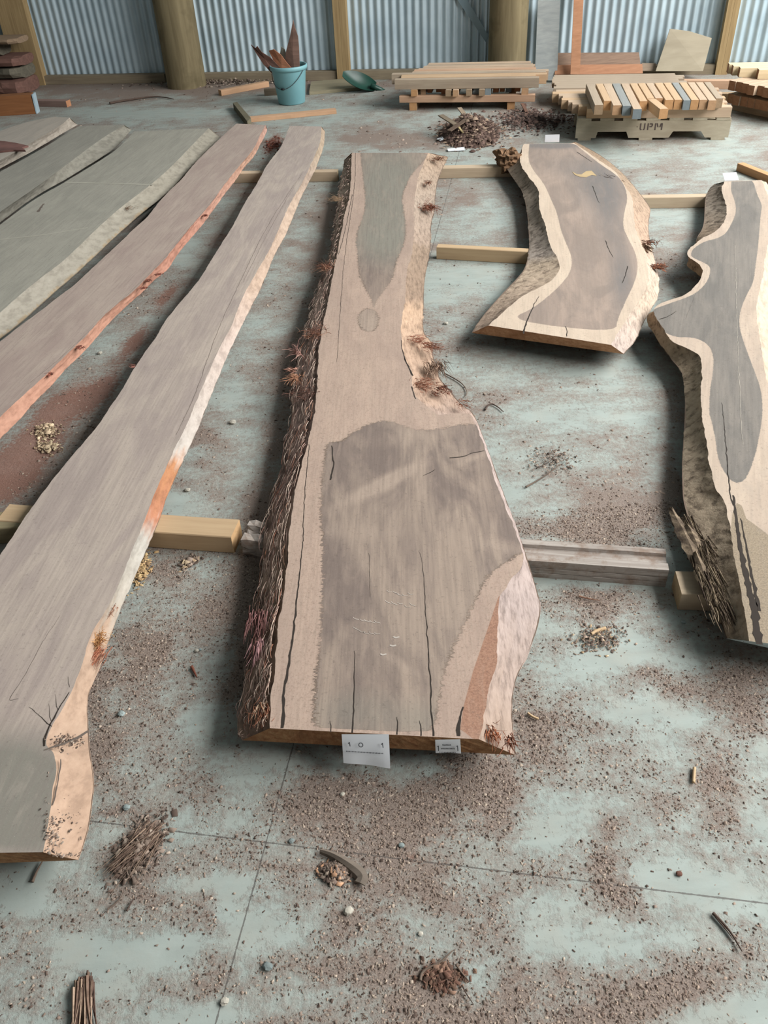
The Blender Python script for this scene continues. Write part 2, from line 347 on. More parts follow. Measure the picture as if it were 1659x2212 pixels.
# ================================================================== SLABS
def axis_of(n0, n1, f0, f1):
    a = (P(*n0)+P(*n1))/2; b = (P(*f0)+P(*f1))/2; return -math.atan2((b-a).y, (b-a).x)
def slabface_mat(name, ang, heart1, heart2, sap1, sap2, line=None, fray=0.006, speck=True, frayscale=60, greys=None, zone=((136, 100, 82), (168, 130, 108))):
    m = M(name, 0.72, 0.3)
    lowc = m.rotco(ang, (1.1, 4.0, 1)); grain = m.rotco(ang, (2.0, 60, 1)); fr = m.rotco(ang, (6, 1.6, 1)); iso = m.coords((1, 1, 1))
    lo = m.noise(lowc, 1.6, 5, .6, 1.2); g = m.noise(grain, 2.0, 5, .6, .3); f = m.noise(fr, frayscale*.25, 5, .7); nn = m.noise(iso, 200, 4, .7)
    sd = m.math('ADD', m.attr('heart'), m.rng(f, .3, .7, -fray, fray))
    sd = m.math('ADD', sd, m.rng(m.noise(iso, 75, 4, .7), .3, .7, -fray*.55, fray*.55))
    h = m.rng(sd, -.0015, .0015)
    hc = m.mix(m.rng(lo, .41, .61), lin(heart1), lin(heart2)); 
    if greys: hc = m.mix(m.rng(m.attr('aux'), .15, .85), hc, lin(greys))
    hc = m.mix(m.rng(m.attr('aux'), -.1, -.9, 0, .7), hc, lin(tuple(min(255, v*1.1) for v in heart2)))
    hc = m.mix(m.rng(g, .42, .62, 0, .28), hc, lin(tuple(v*.8 for v in heart1)))
    sc = m.mix(m.rng(lo, .35, .7), lin(sap1), lin(sap2)); sc = m.mix(m.rng(g, .5, .62, 0, .3), sc, lin(tuple(v*.82 for v in sap1)))
    if speck: sc = m.mix(m.rng(nn, .54, .64, 0, .5), sc, lin((140, 116, 102))); sc = m.mix(m.rng(m.noise(m.rotco(ang, (14, 90, 1)), 2.0, 5, .7), .52, .66, 0, .45), sc, lin((148, 132, 118)))
    c = m.mix(h, sc, hc)
    if line:
        band = m.math('MULTIPLY', m.rng(m.math('ABSOLUTE', sd), .0045, .001), m.rng(m.noise(iso, 5, 2), .35, .6, .2, .85)); c = m.mix(band, c, lin(line))
    c = m.mix(m.rng(m.attr('inner'), -.001, .001, 0, 1), c, m.mix(m.rng(nn, .35, .65), lin(zone[0]), lin(zone[1])))
    c = m.mix(m.rng(m.noise(iso, 95, 6, .8), .44, .34, 0, .45), c, lin(tuple(v*.68 for v in heart1)))
    c = m.mix(m.rng(m.noise(m.rotco(ang, (3, 13, 1)), 1.6, 6, .65, .8), .5, .75, 0, .3), c, lin(tuple(min(255, v*1.12) for v in heart2)))
    c = m.mix(m.rng(m.noise(iso, 620, 2, .5), .70, .74, 0, .6), c, lin((215, 205, 190)))
    m.bump(m.math('ADD', m.math('MULTIPLY', g, .5), m.math('MULTIPLY', nn, .3)), .22, .003)
    return m.col(c)

def strip(name, A, B, zt_, zb_, mat, parent, colfn, rows=12, bulge=0.012, rough=0.006, side=1, seed=0, flow=(7, 40)):
    """live edge between top line A and bottom line B (same length arrays of xyz)"""
    n = len(A); V = np.zeros((rows, n, 3)); t, L = arc(A)
    dA = np.gradient(A, axis=0); nrm = np.stack([dA[:, 1], -dA[:, 0]], 1); nrm /= (np.linalg.norm(nrm, axis=1, keepdims=True)+1e-9); nrm *= side
    s = t*L
    for r in range(rows):
        q = r/(rows-1); base = A*(1-q)+B*q
        env = math.sin(math.pi*min(1, q*1.0)) ; ramp = min(1, q*6)
        nz = (fbm(s*flow[0]+seed, np.full(n, q*flow[1]*0.16+seed), seed, 4)-.5)*2+(fbm(s*flow[1], np.full(n, q*9.0), seed+5, 3)-.5)*1.0
        off = bulge*env+rough*nz*ramp*(1 if r < rows-1 else .7)
        base[:, :2] += nrm*off[:, None]; base[:, 2] += (rough*.7*nz*env)
        V[r] = base
    idx = np.arange(rows*n).reshape(rows, n)
    Fc = np.stack([idx[:-1, :-1], idx[:-1, 1:], idx[1:, 1:], idx[1:, :-1]], -1).reshape(-1, 4)
    if side < 0: Fc = Fc[:, ::-1]
    me = mesh(name, V.reshape(-1, 3), Fc)
    Q = np.repeat(np.linspace(0, 1, rows), n); T = np.tile(t, rows); S = np.tile(s, rows)
    setcol(me, colfn(T, Q, S)); o = link(name, me, mat, parent, smooth=True); return o

def colramp(stops, jitter=.12, seed=0, bands=None, gain=1.0):
    """albedo along the edge: stops (t, rgb) plus optional bottom-colour"""
    ts = np.array([s[0] for s in stops]); cs = np.array([lin(s[1])[:3] for s in stops])
    def f(T, Q, S):
        tt = np.clip(T+.03*(fbm(S*9, Q*6, seed, 3)-.5), 0, 1)
        c = np.stack([np.interp(tt, ts, cs[:, k]) for k in range(3)], 1)
        if bands is not None:
            for (t0, t1, q0, rgb) in bands:
                k = (T > t0) & (T < t1) & (Q+.25*(fbm(S*30, Q*3, seed+3)-.5) > q0); c[k] = lin(rgb)[:3]
        v = 1+jitter*2*(fbm(S*40, Q*10, seed+1, 3)-.5)+jitter*(fbm(S*160, Q*25, seed+2, 2)-.5)
        return c*v[:, None]*gain
    return f

def slab(name, label, LT, RT, LB, RB, zt, zb, facemat, hearts, lcol, rcol, endmat, group=None, inner=None, paired=False,
         res=.013, lrough=.006, rrough=.006, lb=.01, rb=.006, edgemats=None, jag=.0025, auxblobs=None, axis_ang=0, cat='timber slab', seed=1):
    pt = lambda L, z: np.array([tuple(P(x, y, z)) for x, y in L])
    lt, rt = pt(LT, zt), pt(RT, zt)
    def bot(Lb, Lt, top, inset):
        if Lb is None: b = top.copy(); b[:, 2] = zb; b[:, 0] += inset; return b
        b = []
        for k, q in enumerate(Lb):
            if q is None: v = top[k].copy(); v[2] = zb; v[0] += inset; b.append(v)
            else: b.append(np.array(tuple(P(q[0], q[1], zb))))
        return np.array(b)
    lbp, rbp = bot(LB, LT, lt, .012), bot(RB, RT, rt, -.012)
    def prep(a, b, pr, sd_):
        if pr: q = np.hstack([a, b]); q = chaikin(q, 2); n = max(40, int(arc(q[:, :3])[1]/.007)); q = resamp(q, n); a, b = q[:, :3], q[:, 3:]
        else:
            a = chaikin(a, 2); b = chaikin(b, 2); n = max(40, int(arc(a)[1]/.007)); a = resamp(a, n); b = resamp(b, n)
        s = np.linspace(0, arc(a)[1], len(a)); w = np.minimum(1, np.minimum(np.arange(len(a)), np.arange(len(a))[::-1])/6)
        d = np.gradient(a, axis=0)[:, :2]; nr = np.stack([d[:, 1], -d[:, 0]], 1)/(np.linalg.norm(d, axis=1, keepdims=True)+1e-9)
        j = (fbm(s*22, s*0, sd_, 4)-.5)*2*jag*w*2
        a = a.copy(); a[:, :2] += nr*j[:, None]; return a, b
    a_l, b_l = prep(lt, lbp, LB is None or paired, seed*11); a_r, b_r = prep(rt, rbp, RB is None or (paired and len(RT) == len(RB)), seed*13)
    root = empty(name, tuple((a_l[len(a_l)//2]+a_r[len(a_r)//2])/2*np.array([1, 1, 0])+np.array([0, 0, zb])))
    tag(root, label, cat, group); bpy.context.view_layer.update()
    off = Matrix.Translation(-root.location)
    def par(o): o.parent = root; o.matrix_parent_inverse = off; return o
    # top face
    out = np.vstack([a_l, a_r[::-1]])[:, :2]; nb = len(out)
    x0, y0 = out.min(0); x1, y1 = out.max(0)
    gx, gy = np.meshgrid(np.arange(x0, x1, res), np.arange(y0, y1, res)); gx = gx.ravel(); gy = gy.ravel()
    sub = out[::3]; d_ = sdf(gx, gy, sub); k = d_ > res*.55; pts = np.vstack([out, np.stack([gx[k], gy[k]], 1)])
    vo, eo, fo_, *_ = delaunay_2d_cdt([Vector(p) for p in pts], [(i, (i+1) % nb) for i in range(nb)], [], 1, 1e-6)
    V = [(v.x, v.y, zt) for v in vo]; va = np.array([(v.x, v.y) for v in vo])
    fcs = []
    for f in fo_:
        a, b, c_ = (va[i] for i in f[:3])
        fcs.append(f if (b[0]-a[0])*(c_[1]-a[1])-(b[1]-a[1])*(c_[0]-a[0]) > 0 else tuple(reversed(f)))
    me = mesh('sawn_face', V, fcs)
    hv = np.full(len(va), -1.0)
    for hp in hearts:
        q = np.array([tuple(P(x, y, zt))[:2] for x, y in hp]); q = chaikin(np.vstack([q, q[:1]]), 2)[:-1]; hv = np.maximum(hv, sdf(va[:, 0], va[:, 1], q))
    setf(me, 'heart', hv)
    iv = np.full(len(va), -1.0)
    if inner: q = np.array([tuple(P(x, y, zt))[:2] for x, y in inner]); iv = sdf(va[:, 0], va[:, 1], q)
    setf(me, 'inner', iv)
    av = np.zeros(len(va))
    if auxblobs:
        G = []
        for (x, y, rx, ry, dg, wt) in auxblobs:
            c0 = P(x, y, zt); a = math.radians(dg); ax = P(x+rx*math.cos(a), y+rx*math.sin(a), zt)-c0; bx = P(x-ry*math.sin(a), y+ry*math.cos(a), zt)-c0
            G.append((c0.x, c0.y, np.linalg.inv(np.array([[ax.x, bx.x], [ax.y, bx.y]])), wt))
        av = field(va[:, 0], va[:, 1], G)
    setf(me, 'aux', av)
    par(link('sawn_face', me, facemat))
    # underside
    ob = np.vstack([b_l[::3], b_r[::-3]])[:, :2]; nb = len(ob)
    vo, eo, fo_, *_ = delaunay_2d_cdt([Vector(p) for p in ob], [(i, (i+1) % nb) for i in range(nb)], [], 1, 1e-6)
    par(link('underside', mesh('underside', [(v.x, v.y, zb+.0015) for v in vo], fo_), UNDER))
    em = edgemats or (BARKMAT, BARKMAT)
    le = par(strip('live_edge', a_l, b_l, zt, zb, em[0], None, lcol, 12, lb, lrough, -1, seed*3))
    re_ = par(strip('live_edge', a_r, b_r, zt, zb, em[1], None, rcol, 12, rb, rrough, 1, seed*5))
    def onedge(e):
        def f(o): o.parent = e; o.matrix_parent_inverse = Matrix.Identity(4); return o
        return f
    par.left, par.right = onedge(le), onedge(re_)
    for A0, A1, B0, B1 in ((a_l[0], a_r[0], b_l[0], b_r[0]), (a_l[-1], a_r[-1], b_l[-1], b_r[-1])):
        n = max(8, int(np.linalg.norm(A1-A0)/.01)); q = np.linspace(0, 1, n)[:, None]
        T = A0*(1-q)+A1*q; B = B0*(1-q)+B1*q; rows = 5; V = np.vstack([T*(1-r/(rows-1))+B*(r/(rows-1)) for r in range(rows)])
        V[n:-n, :2] += RNG.normal(0, .0006, (len(V)-2*n, 2))
        idx = np.arange(rows*n).reshape(rows, n); Fc = np.stack([idx[:-1, :-1], idx[:-1, 1:], idx[1:, 1:], idx[1:, :-1]], -1).reshape(-1, 4)
        par(link('end_grain', mesh('end_grain', V, Fc), endmat))
    root['_z'] = zt
    return root, par, a_l, b_l, a_r, b_r

def crack(par, pts, zt, w0, w1, name='crack', mat=None):
    p = chaikin(np.array([tuple(P(x, y, zt)) for x, y in pts]), 1); p = resamp(p, max(12, int(arc(p)[1]/.012)))
    s = np.linspace(0, arc(p)[1], len(p)); d = np.gradient(p, axis=0)[:, :2]; nr = np.stack([d[:, 1], -d[:, 0]], 1)/(np.linalg.norm(d, axis=1, keepdims=True)+1e-9)
    p[:, :2] += nr*((fbm(s*35, s*0, 77, 3)-.5)*.006)[:, None]
    w = np.interp(np.linspace(0, 1, len(p)), [0, 1], [w0, w1])*(.6+.8*vn(s*60, s*0, 3))/2
    V = []; n = len(p)
    for i in range(n): V += [(p[i, 0]+nr[i, 0]*w[i], p[i, 1]+nr[i, 1]*w[i], zt+.0007), (p[i, 0]-nr[i, 0]*w[i], p[i, 1]-nr[i, 1]*w[i], zt+.0007)]
    Fc = [(2*i, 2*i+1, 2*i+3, 2*i+2) for i in range(n-1)]
    return par(link(name, mesh(name, V, Fc), mat or CRACK))

def fibres(par, center, n, length, dirv, spread, cols, thick=.0009, droop=.3, rad=.02, name='bark_fibre', seed=0, strip_w=None):
    rg = random.Random(seed*97+n); V = []; Fc = []; C = []
    if par: n = int(n*1.7); length *= .72; thick *= .68
    for i in range(n):
        c0 = Vector(center)+Vector((rg.gauss(0, rad), rg.gauss(0, rad), abs(rg.gauss(0, rad*.25))))
        d = (Vector(dirv).normalized()+Vector((rg.gauss(0, spread), rg.gauss(0, spread), rg.gauss(0, spread*.6)))).normalized()
        L = length*rg.uniform(.4, 1.2); bd = .7 if spread > .3 else .18
        bend = Vector((rg.gauss(0, bd), rg.gauss(0, bd), rg.uniform(-1.2, .4)*droop)); pts = []; k = 6
        for j in range(k):
            t = j/(k-1); p = c0+d*L*t+bend*L*t*t*.5; p.z = max(p.z, .004); pts.append(p)
        th = thick*rg.uniform(.5, 2.0); b0 = len(V)
        tube_geo(pts, [th*(1-.75*j/(k-1)) for j in range(k)], 4, V, Fc)
        cc = lin(rg.choice(cols)); v = rg.uniform(.7, 1.25); C += [(cc[0]*v, cc[1]*v, cc[2]*v)]*(len(V)-b0)
    me = mesh(name, V, Fc); setcol(me, C); o = link(name, me, FIBRE); return par(o) if par else o

UNDER = plain('dusty_underside', (120, 102, 88), .95)
CRACK = plain('crack_shade', (52, 44, 38), .95)  # flat dark colour standing in for the shade deep inside cracks
HAIR = plain('faint_check', (118, 106, 97), .95)
FIBRE = vcol('shredded_fibre', .9, 90, .3, None, .2)
BARKMAT = vcol('bark', .92, 45, .75, (0.0, (1.0, .22, 1.0)), .8)
BARKROUGH = vcol('rough_bark', .92, 26, .6, None, .9)
FLAKE = vcol('flaked_sapwood', .85, 60, .35, (0.0, (1.3, .25, 1.0)), .7)
SMOOTHB = vcol('peeled_edge', .8, 30, .2, (0.5, (1.0, .4, 1.0)), .35)
def endmat(name, c1, c2, c3):
    m = M(name, .85); a = m.noise(m.coords((1, 1, 1)), 60, 5, .7); b = m.noise(m.coords((1, 1, 1)), 12, 4)
    c = m.mix(m.rng(a, .35, .65), lin(c1), lin(c2)); m.bump(a, .5, .004); return m.col(m.mix(m.rng(b, .5, .7, 0, .8), c, lin(c3)))
END_BROWN = endmat('rusty_end_grain', (128, 88, 58), (160, 124, 88), (112, 74, 48))
END_ORANGE = endmat('orange_end_grain', (170, 120, 86), (196, 150, 114), (142, 96, 66))
END_GREY = endmat('grey_end_grain', (150, 142, 126), (172, 162, 146), (120, 110, 96))
END_WHITE = endmat('pale_blue_end_grain', (176, 196, 200), (196, 212, 214), (150, 160, 160))  # pale blue-grey end tone

PAPER = plain('paper', (232, 236, 240), .7, .04)

# ---------------- main slab
Z6, B6 = .132, .072
LT6 = [(760,330),(757,421),(749,445),(738,493),(728,553),(717,604),(710,647),(700,692),(691,737),(687,782),(685,842),(679,897),(667,950),(655,990),(645,1024),(634,1084),(625,1145),(621,1206),(618,1254),(610,1306),(601,1349),(594,1436),(586,1501),(582,1540),(583,1573)]
LB6 = [(744,345),(740,375),(732,408),(731,436),(722,493),(713,541),(705,580),(693,610),(679,641),(670,680),(655,722),(649,746),(640,790),(630,851),(631,891),(625,933),(615,971),(606,1024),(591,1080),(573,1132),(567,1180),(569,1241),(556,1310),(545,1392),(532,1458),(521,1523),(512,1575),(523,1599)]
RT6 = [(925,330),(912,360),(904,378),(899,405),(893,445),(896,496),(890,550),(878,586),(877,616),(874,662),(865,701),(869,740),(868,752),(877,782),(892,809),(889,833),(899,861),(918,873),(945,898),(969,894),(1002,892),(1020,895),(1044,958),(1079,1063),(1109,1136),(1127,1188),(1134,1219),(1105,1252),(1077,1288),(1075,1349),(1075,1427),(1057,1479),(1046,1540),(1035,1597)]
RB6 = [(969,339),(949,378),(940,420),(940,457),(931,481),(931,529),(925,565),(916,601),(915,662),(913,722),(933,737),(934,767),(942,788),(948,818),(969,839),(981,857),(1002,879),(1023,890),(1049,958),(1088,1067),(1118,1145),(1140,1210),(1157,1267),(1170,1310),(1161,1362),(1135,1423),(1109,1479),(1105,1544),(1113,1631)]
H6a = [(779,326),(783,375),(791,430),(785,469),(767,511),(773,550),(774,586),(788,622),(805,650),(806,668),(812,650),(836,619),(848,601),(854,568),(872,529),(878,496),(869,436),(869,418),(887,378),(912,351),(930,326)]
H6b = [(795,665),(812,672),(819,692),(812,712),(795,718),(778,708),(772,690),(780,672)]
H6c = [(706,963),(714,954),(740,954),(762,932),(810,911),(840,909),(871,919),(897,930),(949,928),(979,919),(1040,915),(1060,960),(1140,1190),(1127,1193),(1079,1223),(1049,1249),(1027,1297),(996,1362),(962,1440),(949,1501),(938,1600),(674,1600),(680,1492),(688,1414),(693,1371),(695,1306),(697,1241),(697,1154),(693,1132),(693,1076),(697,1024)]
IN6 = [(1077,1288),(1049,1371),(1022,1449),(1001,1527),(990,1600),(1060,1610),(1100,1480),(1100,1280)]
AX6 = math.atan2((P(1035-200,1597)-P(840,330)).x, (P(840,330)-P(835,1597)).y)
F6 = slabface_mat('main_slab_face', axis_of((610,1573),(1035,1597),(760,330),(925,330)), (124, 110, 102), (158, 141, 127), (182, 159, 143), (163, 142, 129), (98, 84, 72), .011, True, 90, greys=(134, 130, 119))
lc6 = colramp([(0, (150, 134, 118)), (.25, (168, 152, 136)), (.45, (166, 148, 134)), (.6, (152, 132, 122)), (.8, (140, 118, 108)), (.9, (156, 134, 116)), (1, (130, 110, 96))], .3, 3)
rc6 = colramp([(0, (176, 152, 130)), (.2, (172, 154, 138)), (.33, (164, 144, 128)), (.345, (150, 130, 112)), (.47, (150, 128, 110)), (.50, (190, 160, 134)), (.55, (192, 162, 138)), (.66, (182, 154, 134)), (.72, (178, 160, 153)), (.9, (178, 161, 154)), (1, (170, 148, 132))], .14, 4, gain=.80)
s6, par6, al6, bl6, ar6, br6 = slab('timber_slab', 'widest live-edge timber slab in the middle, flared near end, shaggy dark bark and two paper tickets', LT6, RT6, LB6, RB6, Z6, B6, F6,
    [H6a, H6b, H6c], lc6, rc6, END_BROWN, inner=IN6, res=.011, lrough=.010, rrough=.0065, lb=.010, rb=.010, edgemats=(BARKMAT, FLAKE), seed=2,
    auxblobs=[(840,400,90,120,0,1.0),(830,520,60,50,0,.6),(795,692,40,40,0,-1.6),(800,625,30,30,0,-.5),(770,1540,110,60,0,.5),(920,1560,60,50,0,.4),(810,1055,90,14,-25,-1.2),(870,1020,60,10,-25,-.8),(900,940,90,20,-10,-.5),(1080,1180,60,16,10,-.7),(770,1150,90,20,0,-.5),(860,1430,70,10,30,-.6),(1020,990,40,8,-20,-.8)])
GRP = None
for pts, a, b in (([(768,330),(767,405),(743,556),(734,692),(728,782)], .0022, .001), ([(761,420),(743,511),(731,550)], .003, .002), ([(717,963),(719,993),(722,1000),(714,1037)], .003, .006),
    ([(654,1170),(645,1267),(632,1384),(615,1479),(610,1573)], .002, .0075), ([(766,1406),(765,1500),(763,1583)], .001, .0035), ([(905,1190),(914,1219),(923,1371),(936,1590)], .0006, .0035),
    ([(714,1557),(714,1582)], .001, .002), ([(858,1549),(858,1587)], .001, .003), ([(907,1557),(910,1590)], .001, .003), ([(1046,974),(1020,978),(1001,987),(988,988),(971,989)], .003, .005),
    ([(940,1015),(926,1022),(914,1028)], .003, .002), ([(877,782),(868,752),(867,735)], .004, .002), ([(892,812),(884,795),(874,775)], .007, .004), ([(898,862),(889,835)], .003, .004),
    ([(990,1590),(992,1560),(1000,1527)], .011, .003), ([(668,960),(656,1100),(654,1170)], .002, .002), ([(797,1195),(800,1290)], .0008, .0008)):
    crack(par6, pts, Z6, a, b)
MARK = plain('pale_dust_mark', (208, 197, 186), .95, .2)
rgm = random.Random(12)
for (cx_, cy_) in ((862,1290),(790,1350)):
    for i in range(5):
        for j in range(2):
            x_ = cx_-26+i*12+rgm.uniform(-3, 3); y_ = cy_-16+j*24+i*2+rgm.uniform(-4, 4)
            crack(par6, [(x_, y_), (x_+5+rgm.uniform(-2, 2), y_+5), (x_+12, y_+7+rgm.uniform(-4, 2))], Z6, .0022, .0014, 'dust_mark', MARK)
for (x_, y_) in ((843,1393),(850,1375),(822,1412)): crack(par6, [(x_, y_), (x_+5, y_+3), (x_+13, y_+2)], Z6, .007, .004, 'dust_mark', MARK)
BR = [(124, 106, 96), (146, 126, 114), (168, 148, 134), (128, 108, 100), (104, 86, 78), (184, 164, 148), (150, 120, 108)]
RD = [(142, 98, 78), (122, 82, 66), (160, 122, 100), (100, 70, 60)]
# shaggy bark strings hanging along the left edge
rg = random.Random(4)
def alongL(f, q, A=al6, B=bl6):
    i = int(f*(len(A)-1)); p = A[i]*(1-q)+B[i]*q; i2 = min(i+12, len(A)-1); dv = Vector(A[i2]*(1-q)+B[i2]*q-p)
    return Vector(p), (dv.normalized() if dv.length > 1e-6 else Vector((0, -1, 0)))
V = []; Fc = []; C = []
for i in range(1300):
    f = rg.random()**.7; q = rg.uniform(.05, 1.0); p, dv = alongL(f, q); L = min(rg.uniform(.03, .13)*(1 if f > .4 else .5), .01+(1-f)*1.6)
    out = Vector((-1, 0, -.25)); k = 6; lift = rg.uniform(0, .012); sp = rg.uniform(-.08, .10)*(1 if rg.random() < .9 else 2.5); pts = []
    p = p+Vector((-.004, 0, .003))
    for j in range(k):
        t = j/(k-1); r = p+dv*L*t+out*(sp*L*t*t+lift*math.sin(math.pi*t))+Vector((0, 0, .004*math.sin(3*t+i))); r.z = max(.012, r.z); pts.append(r)
    b0 = len(V); th = rg.uniform(.0006, .0018); tube_geo(pts, [th*(.7+.3*j) if j < 2 else th*(1-.8*j/k) for j in range(k)], 4, V, Fc)
    cc = lin(rg.choice(BR if (f < .55 or rg.random() < .88) else RD)); v = rg.uniform(.7, 1.5); C += [(cc[0]*v, cc[1]*v, cc[2]*v)]*(len(V)-b0)
me = mesh('shaggy_bark', V, Fc); setcol(me, C); par6.left(link('shaggy_bark', me, FIBRE))
for (x, y, n, L, d, sp, rad, cols, th) in (
    (730,432,50,.06,(-.6,-.4,.2),.5,.02,[(150,124,98),(120,98,78)],.0012), (708,580,70,.07,(-.5,.3,.3),.8,.018,RD,.0012), (690,722,90,.06,(-.6,0,.2),.8,.03,RD+[(160,110,84)],.0013),
    (645,765,22,.08,(-.9,.3,.5),.5,.006,[(170,134,122),(150,112,104)],.0022), (636,800,16,.05,(-.9,-.1,.3),.7,.01,[(160,120,104)],.003), (640,815,40,.06,(-.4,-.8,.0),.6,.01,[(172,128,100),(146,104,82)],.0018), (660,850,90,.04,(-.3,-.5,.1),.8,.03,[(100,70,60),(84,60,52)],.0012),
    (574,1530,70,.06,(.1,-1,.1),.3,.012,[(146,98,76),(120,80,62),(176,150,126)],.0016), (562,1330,50,.10,(0,-1,-.05),.12,.014,[(120,86,84),(110,74,70),(90,62,56)],.0022), (556,1390,24,.08,(-.1,-1,-.2),.15,.010,[(130,98,98),(96,66,62)],.0024),
    (942,345,60,.07,(.3,-.6,.2),.6,.02,RD+[(200,168,140)],.0014), (925,395,40,.06,(.1,-.8,.2),.5,.015,RD,.0014), (926,448,130,.055,(.3,-.5,.0),.8,.022,[(142,92,72),(122,78,62)],.0016),
    (900,735,60,.05,(.9,-.2,.1),.5,.022,[(160,104,82),(186,140,118)],.0012), (925,750,60,.06,(.8,-.5,0),.5,.02,[(150,100,80)],.0012), (912,832,110,.04,(.9,-.3,.0),.5,.024,[(160,110,88),(136,90,72),(184,142,118)],.0013), (955,842,70,.035,(.9,-.5,-.1),.5,.02,[(130,76,58),(96,66,56)],.0014),
    (1000,872,40,.04,(.8,-.6,0),.5,.015,[(150,96,72)],.001), (1064,1582,50,.035,(.2,-1,.1),.4,.010,[(150,92,66),(176,120,90)],.0013), (1100,1600,30,.035,(.1,-1,.1),.4,.008,[(120,74,56)],.0014), (940,790,110,.09,(.2,-1,0),.25,.022,[(176,150,130),(150,120,100),(120,96,82)],.0014)):
    fibres(par6.left if x < 800 else par6.right, P(x, y, Z6-.012), n, L, d, sp, cols, th, .5, rad, seed=x+y)

# two paper tickets on the main slab's end
def ticket(name, label, pts, z, curl, txt=None, group=None):
    """paper hanging over the slab end; pts = top-left, top-right, bottom-right, bottom-left (x, y, height)"""
    q = [P(*p) for p in pts]; n = 14; V = []; Fc = []
    for j in range(n):
        for i in range(n):
            s, t = i/(n-1), j/(n-1); p = (q[0]*(1-s)+q[1]*s)*(1-t)+(q[3]*(1-s)+q[2]*s)*t
            p = p+Vector((0, -1, .3)).normalized()*(curl*math.sin(s*7+1)*.5*t+curl*.4*math.sin(s*3.1)*math.sin(t*3))
            V.append(p)
    for j in range(n-1):
        for i in range(n-1): a = j*n+i; Fc.append((a, a+n, a+n+1, a+1))
    o = link(name, mesh(name, V, Fc), PAPER, smooth=True); tag(o, label, 'paper ticket', group)
    return o, q
INK = plain('ink', (78, 80, 86), .8)
def inkmarks(o, q, segs, w=.0012, lift=.0012):
    V = []; Fc = []; nrm = (q[1]-q[0]).cross(q[3]-q[0]).normalized(); nrm = -nrm if nrm.y > 0 else nrm
    for (a0, b0, a1, b1) in segs:
        p0 = (q[0]*(1-a0)+q[1]*a0)*(1-b0)+(q[3]*(1-a0)+q[2]*a0)*b0; p1 = (q[0]*(1-a1)+q[1]*a1)*(1-b1)+(q[3]*(1-a1)+q[2]*a1)*b1
        d = (p1-p0); s = d.cross(nrm).normalized()*w; k = len(V); e = nrm*lift
        V += [p0+s+e, p0-s+e, p1-s+e, p1+s+e]; Fc.append((k, k+1, k+2, k+3))
    link('lettering', mesh('lettering', V, Fc), INK, o)
t1, q1 = ticket('paper_ticket', 'larger white paper ticket hanging from the near end of the widest slab', [(738,1586,Z6+.003),(840,1586,Z6+.003),(843,1659,.055),(742,1647,.055)], 0, .004)
t1b = [(.16,.22,.17,.36),(.13,.27,.165,.22),(.86,.22,.87,.36),(.83,.27,.865,.22)]
t1b += [(.40+.045*math.cos(a), .30+.07*math.sin(a), .40+.045*math.cos(a+.8), .30+.07*math.sin(a+.8)) for a in np.arange(0, 6.2, .8)]
t1b += [(x, .52+.0*x, x+.015, .55+.0*x) for x in np.arange(.08, .86, .032)]
inkmarks(t1, q1, t1b, .0011, .006)
t2, q2 = ticket('paper_ticket', 'smaller white paper ticket on the near end of the widest slab, right of the larger', [(940,1598,Z6+.002),(994,1597,Z6+.002),(996,1627,.084),(941,1626,.084)], 0, .002)
t2b = [(.12,.35,.12,.75),(.06,.42,.12,.35),(.88,.35,.88,.75),(.82,.42,.88,.35)]+[(x, .25, x+.03, .35) for x in np.arange(.28, .6, .05)]+[(x, .52, x+.03, .62) for x in np.arange(.22, .75, .05)]+[(x, .82, x+.03, .88) for x in np.arange(.15, .8, .06)]
inkmarks(t2, q2, t2b, .001, .004)

# ---------------- long plank-like slab, left foreground
Z5, B5 = .128, .072
LT5 = [(625,272),(616,298),(603,324),(577,354),(560,389),(527,441),(503,489),(477,528),(451,571),(430,606),(378,667),(356,693),(339,727),(321,749),(286,801),(260,849),(234,884),(218,911),(182,954),(142,1002),(109,1042),(61,1106),(33,1149),(0,1199),(-60,1290),(-120,1390),(-190,1530),(-230,1650),(-260,1845)]
RT5 = [(694,273),(694,302),(684,328),(668,363),(647,406),(625,441),(603,493),(586,532),(569,563),(538,615),(516,658),(503,701),(477,745),(447,814),(417,884),(407,908),(380,964),(349,1032),(329,1078),(314,1121),(278,1204),(262,1252),(226,1325),(199,1365),(181,1420),(163,1478),(136,1533),(108,1573),(95,1611),(118,1624),(122,1668),(113,1713),(106,1781),(93,1841)]
RB5 = [(702,283),(700,315),(690,345),(677,376),(651,424),(634,467),(612,519),(595,545),(569,610),(560,632),(534,680),(512,723),(490,771),(460,845),(438,901),(429,923),(398,990),(375,1040),(357,1081),(348,1117),(316,1189),(280,1271),(253,1334),(232,1388),(225,1415),(217,1438),(203,1469),(190,1501),(188,1533),(192,1578),(194,1623),(201,1668),(204,1704),(199,1736),(194,1781),(181,1827),(169,1858)]
F5 = slabface_mat('left_plank_face', axis_of((0,1199),(278,1204),(625,272),(694,272)), (166, 152, 144), (182, 168, 156), (166, 152, 144), (182, 168, 156), None, .01, False, greys=(136, 132, 122))
rc5 = colramp([(0, (180, 158, 136)), (.12, (184, 164, 142)), (.2, (176, 156, 140)), (.3, (196, 172, 152)), (.5, (196, 170, 150)), (.6, (206, 186, 174)), (.74, (200, 190, 180)), (.76, (196, 138, 98)), (.80, (186, 128, 100)), (.82, (196, 190, 180)), (.87, (190, 180, 166)), (.89, (188, 160, 138)), (1, (196, 164, 140))], .1, 8, gain=.74)
lc5 = colramp([(0, (110, 90, 80)), (1, (96, 78, 68))], .15, 9)
